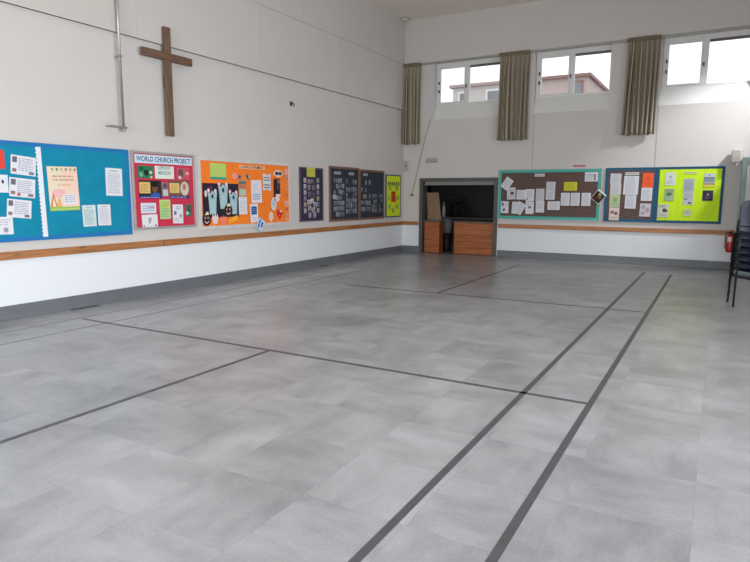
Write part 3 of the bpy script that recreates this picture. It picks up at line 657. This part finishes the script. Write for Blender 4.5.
# brown board with turquoise border
TQ = plain('turquoise_border', rgb(70, 176, 164), .7, var=.05)
board('B', -5.0, -2.475, 1.0, 2.25, M_CORK, M_ALU, 'long brown felt notice board with a turquoise border, beside the hatch', fw=.012, border=TQ, bw=.075)
P = lambda *a, **k: sheet('B', *a, **k)
P(-4.87, -4.66, 1.75, 2.05, W1, 'white sheet tilted steeply at top left of the turquoise-edged board', TXT(), .62, d=.034)
P(-4.76, -4.54, 1.50, 1.80, W2, 'white sheet with a dark photo beneath the steeply tilted sheet', [('r', .4, .4, .8, .65, (90, 80, 90)), ('t', .1, .7, .9, .92, 3, (160, 160, 170)), ('t', .1, .08, .9, .35, 4, (170, 170, 180))], -.03, d=.029)
P(-4.51, -4.27, 1.50, 1.74, W1, 'short white sheet left of two tall ones, upper row of turquoise-edged board', TXT(9), .0)
P(-4.27, -4.06, 1.46, 1.76, W1, 'white sheet with a small grey logo, first of two touching upper sheets', [('o', .1, .12, .3, .25, (90, 90, 110)), ('t', .12, .3, .88, .88, 9, (170, 170, 185))], d=.029)
P(-4.02, -3.81, 1.46, 1.77, W3, 'light grey typed sheet under the small title strip', TXT(14), .0)
P(-3.77, -3.55, 1.50, 1.94, W2, 'tall double-height white sheet on the turquoise-edged board', [('t', .12, .55, .88, .95, 8, (165, 165, 178)), ('r', 0, .49, 1, .5, (150, 150, 160)), ('t', .12, .06, .88, .45, 8, (165, 165, 178))], .02)
P(-4.07, -3.82, 2.07, 2.14, W2, 'small white title strip near the top of turquoise-edged board', [('t', .08, .2, .92, .8, 1, (120, 120, 135))], name='title_strip', cat='title strip')
P(-3.34, -3.03, 1.72, 1.93, (214, 208, 62), 'landscape yellow notice with dark border on turquoise-edged board', [('r', 0, 0, 1, .03, (150, 146, 40)), ('t', .12, .15, .88, .88, 5, (160, 156, 60))], .0, name='yellow_notice')
P(-2.86, -2.56, 1.94, 2.16, W1, 'white landscape sheet in the top right corner of the turquoise-edged board', [('t', .1, .4, .9, .85, 3, (120, 150, 160)), ('r', .7, .1, .85, .8, (170, 130, 150)), ('t', .1, .1, .6, .35, 2, (150, 160, 175))])
P(-2.64, -2.40, 1.44, 1.72, (232, 228, 224), 'tilted card with dark food photograph bridging the gap between two boards', [('p', .04, .04, .96, .86, (56, 40, 38), [(0, 0), (1, 0), (1, 1), (0, 1)]), ('o', .4, .35, .8, .7, (120, 96, 70)), ('o', .2, .15, .4, .35, (120, 50, 44)), ('o', .3, .6, .6, .8, (150, 170, 120))], .68, d=.042, name='picture_card', cat='card')
P(-4.91, -4.71, 1.15, 1.45, W1, 'white sheet with blue-black figures in the bottom left corner of brown board', [('r', .1, .6, .35, .9, (90, 100, 130)), ('p', .2, .1, .6, .5, (100, 110, 150), [(0, 0), (1, .3), (.6, 1), (.2, .7)]), ('t', .5, .6, .9, .9, 3, (170, 170, 190))])
P(-4.62, -4.41, 1.14, 1.44, W1, 'white sheet partly covered by a crooked sheet, lower row left', TXT(), .04, d=.027)
P(-4.52, -4.31, 1.13, 1.43, W1, 'crooked white sheet leaning to the right, lower row left', TXT(8), .5, d=.033)
P(-4.27, -4.06, 1.14, 1.45, W1, 'white sheet with a dark logo in its middle, lower row', [('r', .3, .5, .7, .62, (80, 80, 100)), ('t', .3, .38, .7, .48, 1, (110, 110, 130)), ('t', .1, .7, .9, .9, 3, (175, 175, 190))])
P(-4.01, -3.80, 1.18, 1.46, W1, 'white sheet with tiny mark in its corner, lower row', [('o', .65, .1, .8, .2, (110, 110, 120)), ('t', .1, .3, .9, .9, 8, (175, 175, 190))])
P(-3.72, -3.42, 1.25, 1.46, W1, 'landscape white sheet below the tall double-height one', TXT(7))
P(-3.40, -3.19, 1.36, 1.67, W1, 'white typed sheet, first of three in line under the yellow notice', TXT(13))
P(-3.165, -2.955, 1.36, 1.67, W1, 'white typed sheet, middle of three in line under the yellow notice', TXT(13))
P(-2.91, -2.70, 1.36, 1.67, W1, 'white typed sheet, last of three in line, nearest the food card', TXT(13))

# second brown board, then yellow board
PET = plain('petrol_border', rgb(22, 88, 122), .7, var=.05)
board('B', -2.39, -1.285, 1.0, 2.25, M_CORK, plain('petrol_frame', rgb(22, 84, 116), .6), 'brown felt notice board with petrol blue border, left of the yellow one', fw=.015, border=PET, bw=.055)
P(-2.28, -2.04, 1.88, 2.12, W2, 'white sheet topmost in the left column of the petrol-edged board', TXT(8), .02)
P(-2.27, -2.03, 1.64, 1.88, W2, 'white sheet second in the left column of the petrol-edged board', TXT(8), .0)
P(-2.27, -2.04, 1.34, 1.64, (186, 204, 160), 'pale green leaflet in the left column of the petrol-edged board', [('o', .3, .35, .75, .75, (150, 178, 120)), ('t', .1, .1, .9, .3, 2, (150, 165, 140))])
P(-2.265, -2.04, 1.03, 1.33, (222, 206, 200), 'pinkish-white leaflet lowest in the left column of petrol-edged board', [('o', .1, .5, .5, .75, (170, 110, 100)), ('o', .5, .42, .85, .66, (120, 90, 84)), ('t', .1, .1, .9, .3, 2, (180, 160, 160))])
P(-1.96, -1.66, 2.08, 2.145, (200, 206, 200), 'narrow white title strip over the large double sheet', [('t', .08, .2, .92, .8, 1, (140, 145, 150))], name='title_strip', cat='title strip')
P(-1.98, -1.66, 1.63, 2.06, W1, 'largest white sheet in the middle of the petrol-edged board', TXT(16), .02)
P(-1.93, -1.69, 1.31, 1.62, W1, 'white sheet hanging below the largest sheet, petrol-edged board', TXT(12), .01)
P(-1.58, -1.35, 1.79, 2.12, (244, 100, 60), 'bright orange-red sheet at top right of the petrol-edged board', [('o', .35, .5, .6, .75, (220, 84, 50)), ('t', .15, .2, .85, .45, 3, (225, 90, 56))], .01, name='orange_sheet')
P(-1.59, -1.36, 1.49, 1.79, W1, 'white sheet directly under the orange-red sheet', TXT(12), .01)
P(-1.60, -1.37, 1.13, 1.43, (204, 200, 206), 'greyish patterned sheet lowest under the orange-red one', [('o', .1, .1, .5, .4, (170, 165, 180)), ('o', .5, .3, .9, .7, (180, 160, 165)), ('o', .15, .55, .5, .9, (165, 170, 180))], .03)
LIME = plain('lime_yellow', rgb(200, 236, 20), .75, var=.04); NAVB = plain('dark_teal_border', rgb(20, 78, 106), .7, var=.05)
board('B', -1.282, .05, 1.0, 2.25, LIME, plain('petrol_frame2', rgb(24, 84, 112), .6), 'bright lime yellow notice board with dark teal scalloped border', fw=.015, border=NAVB, bw=.045)
P(-1.11, -.90, 1.84, 2.13, (206, 216, 208), 'white certificate with a small emblem, top left of lime board', [('o', .42, .55, .58, .75, (120, 130, 150)), ('t', .25, .35, .8, .45, 1, (150, 160, 165)), ('t', .15, .1, .85, .28, 2, (180, 185, 190))])
P(-1.11, -.91, 1.49, 1.77, (156, 180, 140), 'grey-green picture sheet below the certificate on the lime board', [('o', .2, .4, .8, .7, (96, 120, 90)), ('t', .1, .75, .9, .92, 2, (120, 140, 120)), ('t', .1, .1, .9, .3, 2, (185, 200, 180))])
P(-1.21, -1.0, 1.12, 1.42, (198, 204, 190), 'white sheet with dark red photo at bottom left of lime board', [('o', .4, .4, .8, .68, (96, 70, 72)), ('o', .6, .4, .9, .6, (120, 60, 60)), ('t', .1, .75, .7, .92, 2, (110, 120, 120)), ('t', .1, .1, .9, .3, 3, (170, 175, 175))])
P(-.75, -.47, 2.09, 2.14, (214, 216, 150), 'tiny pale title strip at the top of the lime board', [('t', .05, .2, .95, .8, 1, (130, 140, 110))], name='title_strip', cat='title strip')
P(-.73, -.52, 1.69, 1.99, (176, 182, 190), 'grey typed sheet, upper of two joined in the middle of lime board', TXT(12, (140, 145, 160)))
P(-.72, -.52, 1.41, 1.69, (190, 194, 200), 'grey typed sheet, lower of two joined in the middle of lime board', [('t', .1, .75, .9, .88, 1, (120, 125, 140)), ('r', .1, .4, .45, .5, (110, 110, 130)), ('r', .5, .1, .85, .22, (80, 80, 100)), ('t', .1, .55, .9, .7, 2, (160, 165, 170))])
P(-.70, -.53, 1.16, 1.31, (190, 204, 160), 'small pale square card at the bottom middle of lime board', [('o', .2, .3, .8, .8, (170, 184, 150))], name='card', cat='card')
P(-.34, -.13, 1.80, 2.10, (190, 200, 196), 'leaflet striped dark blue with orange foot at top right of lime board', [('r', .0, .62, 1, .7, (40, 66, 110)), ('r', 0, .48, 1, .55, (50, 76, 120)), ('r', 0, .36, 1, .41, (70, 96, 140)), ('r', 0, .18, 1, .3, (170, 150, 120)), ('r', 0, 0, 1, .16, (220, 206, 80)), ('o', .45, .82, .55, .92, (60, 80, 110))], name='leaflet', cat='leaflet')
P(-.345, -.14, 1.50, 1.73, (62, 56, 78), 'dark purple square leaflet at right of the lime board', [('o', .42, .5, .58, .7, (170, 170, 185)), ('t', .3, .2, .75, .4, 2, (120, 116, 140))], name='leaflet', cat='leaflet')

# small wall fixtures on the back wall
o = empty('alarm_box', (-7.66, YB, 2.40)); tag(o, 'small pale rectangular sounder box on the wall beside the corner', 'alarm box')
box('housing', (-.10, .10, -.06, 0, -.16, .16), plain('box_cream', rgb(200, 196, 188), .5), o, .012); box('front_grille', (-.07, .07, -.068, -.058, -.12, .12), plain('box_grey', rgb(168, 162, 156), .6), o)
box('button', (-.015, .015, -.074, -.066, -.02, .02), M_DARKER, o)
o = empty('wall_plate', (-6.9, YB, 2.55)); tag(o, 'faint grey plate on the wall above the kitchen hatch', 'wall plate')
box('plate', (-.18, .18, -.02, 0, -.07, .07), plain('plate_grey', rgb(186, 180, 174), .6), o, .004)
mb = MB(); mb.box(-.17, .17, -.024, -.02, -.065, -.045, M_FRAMEGREY); mb.box(-.165, .10, -.024, -.02, -.02, .02, plain('plate_mid', rgb(160, 154, 148), .6)); mb.prism([(.11, -.02), (.17, -.02), (.15, .05)], -.024, -.02, plain('plate_mid', rgb(160, 154, 148), .6)); mb.build('symbol', o)
o = empty('red_label', (-3.0, YB, 2.31)); tag(o, 'thin faded red label on the wall above the turquoise-edged board', 'label')
box('plate', (-.155, .155, -.008, 0, -.022, .03), C(196, 150, 152), o); box('stripe', (-.15, .13, -.0095, -.008, -.012, .008), C(176, 84, 100), o)
# window cord with cleat
o = empty('window_cord', (-7.49, YB, 1.60)); tag(o, 'thin slack cord slanting down from the first window to a cleat', 'cord')
MB().tube([(0, -.02, 0), (.12, -.03, .45), (.27, -.03, 1.05), (.42, -.03, 1.65), (.56, -.02, 2.06)], .006, plain('cord_grey', rgb(150, 142, 136), .8), 6).build('cord', o, smooth=True)
MB().box(-.05, .05, -.03, 0, -.02, .02, M_FRAMEGREY).build('cleat', o, bevel=.004)
# loudspeaker
o = empty('wall_speaker', (.2, YB, 2.43)); tag(o, 'pale box loudspeaker mounted high on the wall by the lime board', 'speaker')
box('cabinet', (-.06, .12, -.19, -.05, -.12, .16), plain('speaker_cream', rgb(206, 203, 196), .5), o, .01); box('front_grille', (-.045, .105, -.196, -.190, -.10, .14), plain('speaker_grille', rgb(176, 172, 162), .8), o)
box('mounting_bracket', (.0, .06, -.05, 0, -.05, .06), M_FRAMEGREY, o)
# tall cupboard by the right end of the back wall
GREEN = plain('cupboard_green', rgb(128, 148, 144), .5); PALE = plain('cupboard_pale', rgb(192, 190, 188), .5)
o = empty('tall_cupboard', (.85, YB-.26, 0)); tag(o, 'tall pale cupboard with grey-green frame behind the stacked chairs', 'cupboard')
mb = MB(); mb.box(-.5, .5, -.2, .24, 0, 2.40, GREEN); mb.build('carcass', o, bevel=.004)
mb = MB(); mb.box(-.5, -.42, -.235, -.2, 0, 2.4, GREEN); mb.box(.42, .5, -.235, -.2, 0, 2.4, GREEN); mb.box(-.42, .42, -.235, -.2, 2.24, 2.4, GREEN); mb.box(-.42, .42, -.235, -.2, 0, .08, GREEN); mb.build('front_frame', o, bevel=.003)
for s in (-1, 1):
    d = box('door', (min(0, s*.415)+.003, max(0, s*.415)-.003, -.225, -.2, .085, 2.235), PALE, o, .003)
    MB().tube([(s*.06, -.245, 1.05), (s*.06, -.245, 1.2)], .008, M_METAL, 8).build('handle', d)
# fire extinguisher
RP = plain('extinguisher_red', rgb(186, 30, 36), .3, var=.03)
o = empty('fire_extinguisher', (.262, YB-.13, .40)); tag(o, 'red fire extinguisher hanging on the wall at the end of the rail', 'fire extinguisher')
MB().lathe([(.06, 0), (.078, .01), (.082, .04), (.082, .32), (.07, .365), (.035, .39), (.022, .40)], RP).build('cylinder', o, smooth=True)
MB().lathe([(.022, .40), (.026, .41), (.026, .44), (.012, .45)], M_BLACK).build('valve', o, smooth=True)
mb = MB(); mb.box(-.012, .012, -.09, .02, .445, .458, M_BLACK); mb.box(-.012, .012, -.085, .0, .475, .487, M_BLACK); mb.build('lever', o, bevel=.002)
MB().tube([(-.02, 0, .43), (-.09, -.01, .42), (-.1, -.02, .34), (-.095, -.03, .16), (-.09, -.03, .08)], .011, M_BLACK, 8).build('hose', o, smooth=True)
mb = MB(); mb.grid(lambda u, v: (.0835*math.sin(-.6+1.0*u-.2), -.0835*math.cos(-.6+1.0*u-.2), .34-.11*v), 8, 1, C(225, 215, 210)); mb.build('instruction_label', o)
box('wall_bracket', (-.03, .03, .08, .13, .28, .34), M_FRAMEGREY, o)
# smoke detector in the corner
o = empty('smoke_detector', (-7.62, YB-.28, ZC)); tag(o, 'small pale smoke detector on the ceiling in the far corner', 'smoke detector')
MB().lathe([(.10, 0), (.10, -.025), (.075, -.05), (.03, -.06)], plain('detector_white', rgb(205, 200, 195), .5)).build('housing', o, smooth=True)
MB().lathe([(.13, 0), (.13, -.012), (.09, -.014)], plain('detector_ring', rgb(150, 146, 140), .6)).build('base_ring', o)
# low skirting grilles
for y, lab in ((5.18, 'dark slotted floor vent by the skirting under the teal board'), (11.1, 'small dark slotted floor vent under the narrow purple photo board')):
    o = empty('floor_vent', (XL+.10, y, 0)); tag(o, lab, 'vent')
    L_ = .22 if y < 6 else .16
    box('frame', (-.045, .045, -L_, L_, 0, .006), M_SKIRT, o); mb = MB()
    n = 12
    for i in range(n): mb.box(-.03, .03, -L_+.03+(2*L_-.06)*i/n, -L_+.03+(2*L_-.06)*(i+.6)/n, .006, .008, M_DARKER)
    mb.build('grille', o)

# ------------------------------------------------------------------ kitchen hatch
d = struct(empty('door_1', (-6.125, YB, 0)))
mb = MB(); mb.box(-1.125, -1.035, -.03, .30, 0, 2.06, M_FRAMEGREY); mb.box(1.02, 1.125, -.03, .30, 0, 2.06, M_FRAMEGREY); mb.box(-1.035, 1.02, -.03, .30, 1.97, 2.06, M_FRAMEGREY)
mb.build('door_frame', d, bevel=.004)
mb = MB(); mb.box(-.99, 1.01, .04, .14, 1.87, 1.97, plain('shutter_grey', rgb(150, 150, 150), .45))
for i in range(4): mb.tube([(-.985, .035, 1.885+.024*i), (1.0, .035, 1.885+.024*i)], .011, plain('shutter_grey', rgb(150, 150, 150), .45), 8)
mb.build('roller_shutter', d)
box('threshold', (-1.0, 1.02, -.0, .3, .0, .006), M_TAPE, d)
# kitchen room behind
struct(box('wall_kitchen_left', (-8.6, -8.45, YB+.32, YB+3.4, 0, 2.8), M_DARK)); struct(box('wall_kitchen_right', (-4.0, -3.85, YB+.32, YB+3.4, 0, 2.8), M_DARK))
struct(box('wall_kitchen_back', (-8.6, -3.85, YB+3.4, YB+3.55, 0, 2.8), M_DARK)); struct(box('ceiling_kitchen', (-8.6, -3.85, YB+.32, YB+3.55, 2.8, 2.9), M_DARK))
def counter(name, x0, x1, y0, y1, label, end_m=M_COUNTER):
    o = empty(name, ((x0+x1)/2, (y0+y1)/2, 0)); tag(o, label, 'counter'); w, dd = (x1-x0)/2, (y1-y0)/2
    mb = MB(); n = 5; h0, h1 = .03, .865
    for i in range(n):
        z0 = h0+(h1-h0)*i/n; z1 = h0+(h1-h0)*(i+1)/n-.006
        mb.box(-w, w, -dd, -dd+.02, z0, z1, M_COUNTER)
    mb.build('front_boards', o, bevel=.003)
    box('carcass', (-w+.005, w-.005, -dd+.02, dd, .0, .865), wood('counter_side', rgb(120, 62, 36), rgb(150, 84, 48), 'Z', 1, .4), o)
    box('worktop', (-w-.02, w+.02, -dd-.03, dd+.02, .868, .905), M_COUNTERTOP, o, .004)
    return o
counter('serving_counter', -6.23, -5.13, YB+.06, YB+.62, 'wide orange-brown boarded serving counter in the kitchen hatch')
c = counter('serving_counter', -7.12, -6.67, YB+.06, YB+.34, 'narrow orange-brown counter at the left side of the hatch')
# raised flap leaning on the narrow counter
mb = MB(); mb.v = [(-.235, -.0, 0), (.235, 0, .0), (.14, .0, .78), (-.24, .0, .80)]
FL = wood('flap_board', rgb(122, 98, 74), rgb(140, 114, 88), 'Z', 1, .6)
o = empty('leaning_board', (-6.86, YB+.12, .906)); tag(o, 'plain light brown board propped upright on the narrow counter', 'board')
mb = MB(); mb.prism([(-.19, 0), (.22, 0), (.08, .77), (-.285, .77)], 0, .02, FL); mb.build('panel', o, bevel=.003)
box('edge_strip', (-.18, .21, -.004, .0, .0, .03), M_COUNTERTOP, o); o.rotation_euler.x = -.12
# things in the dark kitchen
o = empty('kitchen_units', (-6.2, YB+3.05, 0)); tag(o, 'dark base units with worktop along the back of the kitchen', 'kitchen units')
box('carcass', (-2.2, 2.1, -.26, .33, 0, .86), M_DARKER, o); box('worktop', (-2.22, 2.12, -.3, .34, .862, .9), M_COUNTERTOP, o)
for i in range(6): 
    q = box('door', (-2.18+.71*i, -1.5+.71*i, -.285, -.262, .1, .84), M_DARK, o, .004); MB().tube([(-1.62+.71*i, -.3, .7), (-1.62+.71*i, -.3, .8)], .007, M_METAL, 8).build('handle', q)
o = empty('wall_cupboard', (-5.2, YB+3.2, 1.45)); tag(o, 'dark wall cupboard above the kitchen worktop', 'cupboard')
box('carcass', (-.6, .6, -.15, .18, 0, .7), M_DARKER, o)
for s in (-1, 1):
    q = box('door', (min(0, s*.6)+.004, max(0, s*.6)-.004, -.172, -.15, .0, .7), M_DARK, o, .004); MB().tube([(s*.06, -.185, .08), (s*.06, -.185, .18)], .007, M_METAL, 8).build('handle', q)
o = empty('white_bottle', (-7.78, YB+2.95, .902)); tag(o, 'slim white bottle standing in the dark kitchen', 'bottle')
MB().lathe([(.05, 0), (.055, .01), (.055, .26), (.045, .33), (.02, .39), (.018, .45)], plain('bottle_white', rgb(215, 215, 215), .4)).build('body', o, smooth=True)
MB().lathe([(.022, .45), (.024, .455), (.024, .485), (.01, .49)], M_METAL).build('cap', o, smooth=True)
o = empty('kitchen_bin', (-6.80, YB+.85, 0)); o.scale = (1.1, 1.1, 1.15); tag(o, 'pale grey bin standing in the gap between the two counters', 'bin')
BG = plain('bin_grey', rgb(140, 140, 138), .6)
MB().lathe([(.13, 0), (.14, .01), (.16, .46)], M_DARKER, seg=24).build('tub', o, smooth=True); MB().lathe([(.162, .46), (.172, .68), (.175, .70)], BG, seg=24).build('liner', o, smooth=True); MB().lathe([(.18, .70), (.18, .73), (.12, .80), (.03, .815)], plain('bin_lid', rgb(120, 120, 122), .5), seg=24).build('lid', o, smooth=True)
o = empty('potted_plant', (-7.3, YB+2.86, .902)); tag(o, 'dark leafy plant in a pot on the kitchen worktop', 'plant')
MB().lathe([(.06, 0), (.09, .14), (.095, .15)], M_DARKER).build('pot', o, smooth=True)
mb = MB(); rnd = random.Random(4); lf = plain('dark_leaf', rgb(44, 50, 40), .6)
for i in range(34):
    a = rnd.uniform(0, 2*PI); r_ = rnd.uniform(.1, .34); h = rnd.uniform(.35, .75)
    mb.tube([(0, 0, .13), (r_*.4*math.cos(a), r_*.4*math.sin(a), h*.7), (r_*math.cos(a), r_*math.sin(a), h)], .004, lf, 5)
    p = Vector((r_*math.cos(a), r_*math.sin(a), h)); u = Vector((math.cos(a), math.sin(a), -.4)); v = Vector((-math.sin(a), math.cos(a), 0))
    mb.face([p-u*.05, p+v*.035+u*.02, p+u*.11, p-v*.035+u*.02], lf)
mb.build('foliage', o)

# ------------------------------------------------------------------ stacked chairs
def make_chair():
    o = empty('stacking_chair', (0, 0, 0)); tag(o, '', 'chair', 'blue plastic chairs in the stack')
    # seat shell: local -y is the front
    def seat(u, v):
        x = (u-.5)*.40; y = -.20+.40*v
        z = .435+.012*math.cos((u-.5)*2*PI)*-1-.05*max(0, .18-v)**1*2+.03*v*0
        return (x*(1-.04*v), y, z-.012*math.sin(PI*v))
    mb = MB(); mb.grid(seat, 12, 12, M_BLUE); s = mb.build('seat', o, smooth=True); md = s.modifiers.new('s', 'SOLIDIFY'); md.thickness = .008
    md = s.modifiers.new('b', 'SUBSURF'); md.levels = 1; md.render_levels = 1
    def back(u, v):
        w = .31*(1 if v < .7 else math.sqrt(max(0, 1-((v-.7)/.3)**2*.75)))
        x = (u-.5)*w; z = .50+.385*v
        return (x, .215+.06*v+.0-.05*math.sin(PI*u)*-1*.5, z)
    mb = MB(); mb.grid(back, 12, 10, M_BLUE); s = mb.build('backrest', o, smooth=True); md = s.modifiers.new('s', 'SOLIDIFY'); md.thickness = .008
    md = s.modifiers.new('b', 'SUBSURF'); md.levels = 1; md.render_levels = 1
    for sx in (-1, 1):
        for sy in (-1, 1):
            pts = [(sx*.215, sy*.22, .0), (sx*.205, sy*.19, .40), (sx*.185, sy*.165, .425)]
            l = MB().tube(pts, .0145, M_BLACK, 10).build('leg', o, smooth=True)
            MB().lathe([(.016, 0), (.018, .004), (.016, .03)], M_BLACK, sx*.215, sy*.22, 10).build('foot', l)
        MB().tube([(sx*.185, -.165, .422), (sx*.185, .165, .422), (sx*.18, .215, .44), (sx*.165, .232, .60)], .011, M_BLACK, 10).build('side_rail', o, smooth=True)
    return o
def kids(o): return [c for c in bpy.data.objects if c.parent == o]
def copy_tree(o, parent=None):
    c = o.copy(); col.objects.link(c)
    if parent: c.parent = parent
    for ch in kids(o): copy_tree(ch, c)
    return c
proto = make_chair()
names = ['bottom blue plastic chair of the stack, its feet on the floor', 'blue stacked chair second from the floor', 'blue stacked chair third from the floor', 'blue stacked chair in the middle, fourth from the floor', 'blue stacked chair third from the top', 'blue stacked chair second from the top', 'topmost blue plastic chair of the stack with its rounded back showing']
N = 7; STEP = .11
stack = [proto]+[copy_tree(proto) for _ in range(N-1)]
for i, c in enumerate(stack):
    c.location = (.46, 10.33-.026*i, STEP*i); c['label'] = names[i]; c.rotation_euler.z = .15

# ------------------------------------------------------------------ outside, seen through the high windows
struct(box('ground', (-60, 60, YB+3.7, 90, -.3, -.2), plain('tarmac', rgb(120, 120, 120), .9)))
def house(x0, x1, y0, y1, h, wall_m, roof_m, label, wins):
    o = empty('neighbouring_building', ((x0+x1)/2, (y0+y1)/2, -.2)); tag(o, label, 'building'); w, dd = (x1-x0)/2, (y1-y0)/2
    box('wall', (-w, w, -dd, dd, 0, h), wall_m, o)
    mb = MB(); mb.box(-w-.15, w+.15, -dd-.2, dd+.2, h, h+.14, roof_m); mb.build('roof', o)
    for a, b, z0, z1, fm, gm in wins:
        a -= (x0+x1)/2; b -= (x0+x1)/2
        mb = MB(); mb.box(a, b, -dd-.05, -dd, z0, z1, fm); f = mb.build('window', o)
        box('pane', (a+.1, b-.1, -dd-.06, -dd-.05, z0+.1, z1-.1), gm, f)
GL = plain('outer_glass', rgb(120, 124, 130), .3); PL = plain('render_grey', rgb(196, 190, 186), .8); PK = plain('render_pink', rgb(184, 166, 161), .8)
RF = plain('red_fascia', rgb(140, 102, 94), .7)
house(-12.5, -9.3, 30, 36, 7.3, PL, plain('grey_fascia', rgb(170, 150, 146), .7), 'low pale grey building outside the first high window', [(-12.2, -11.6, 5.9, 7.1, M_WHITE, GL), (-10.7, -9.9, 6.0, 7.1, M_WHITE, GL)])
house(-8.3, -5.75, 30, 36, 7.3, PK, RF, 'low pinkish building with red eaves outside the second high window', [(-7.9, -7.3, 5.9, 6.6, M_WHITE, M_WHITE), (-6.5, -5.95, 5.8, 7.15, RF, GL)])

# ------------------------------------------------------------------ light
w = bpy.data.worlds.new('sky'); bpy.context.scene.world = w; w.use_nodes = True
w.node_tree.nodes['Background'].inputs[0].default_value = (.93, .96, 1, 1); w.node_tree.nodes['Background'].inputs[1].default_value = 1.7
def area(name, loc, aim, sx, sy, power, c=(1, 1, 1), spread=PI):
    l = bpy.data.lights.new(name, 'AREA'); l.shape = 'RECTANGLE'; l.size = sx; l.size_y = sy; l.energy = power; l.color = c; l.spread = spread
    o = bpy.data.objects.new(name, l); col.objects.link(o); o.location = loc
    o.rotation_euler = (Vector(aim)-Vector(loc)).to_track_quat('-Z', 'Y').to_euler(); return o
for i, (a, b, z0, z1) in enumerate(RIGHT_OPEN):
    area('window_light', (XR+.02, (a+b)/2, (z0+z1)/2), (XL, (a+b)/2, .0), b-a, z1-z0, 275 if i < 2 else 75, (.92, .97, 1), 2.3)
for a, b, z0, z1 in REAR_OPEN:
    area('window_light', ((a+b)/2, YR+.02, (z0+z1)/2), ((a+b)/2, 8, -.6), b-a, z1-z0, 330, (.92, .97, 1), 2.3)
area('overhead_fill', (-2.5, 3.2, 6.15), (-2.5, 3.2, 0), 7, 10, 105, (1, .985, .97), 1.9)  # added fill lamp under the ceiling, brightens the floor and lower walls
l = bpy.data.lights.new('roof_light', 'SPOT'); l.energy = 2100; l.spot_size = .62; l.spot_blend = 1; l.shadow_soft_size = .25; l.color = (.97, .98, 1)
o = bpy.data.objects.new('roof_light', l); col.objects.link(o); o.location = (2.7, 13.2, 6.1)
o.rotation_euler = (Vector((-.45, YB, 2.85))-o.location).to_track_quat('-Z', 'Y').to_euler()

# ------------------------------------------------------------------ camera
cd = bpy.data.cameras.new('camera'); cam = bpy.data.objects.new('camera', cd); col.objects.link(cam); bpy.context.scene.camera = cam
cd.sensor_fit = 'HORIZONTAL'; cd.sensor_width = 36; cd.lens = 597.81*36/750; cd.clip_end = 300
fw = Vector((-.49090688, .85946323, -.14259523)); rt = Vector((.86802188, .4965074, .00429146)); up = Vector((-.07448794, .12166907, .98977178))
cam.matrix_world = Matrix(((rt.x, up.x, -fw.x, 0), (rt.y, up.y, -fw.y, 0), (rt.z, up.z, -fw.z, CAM_H), (0, 0, 0, 1)))
vs = bpy.context.scene.view_settings; vs.view_transform = 'Standard'; vs.look = 'None'; vs.exposure = -.13; vs.gamma = 1
bpy.context.scene.cycles.max_bounces = 8; bpy.context.scene.cycles.diffuse_bounces = 6
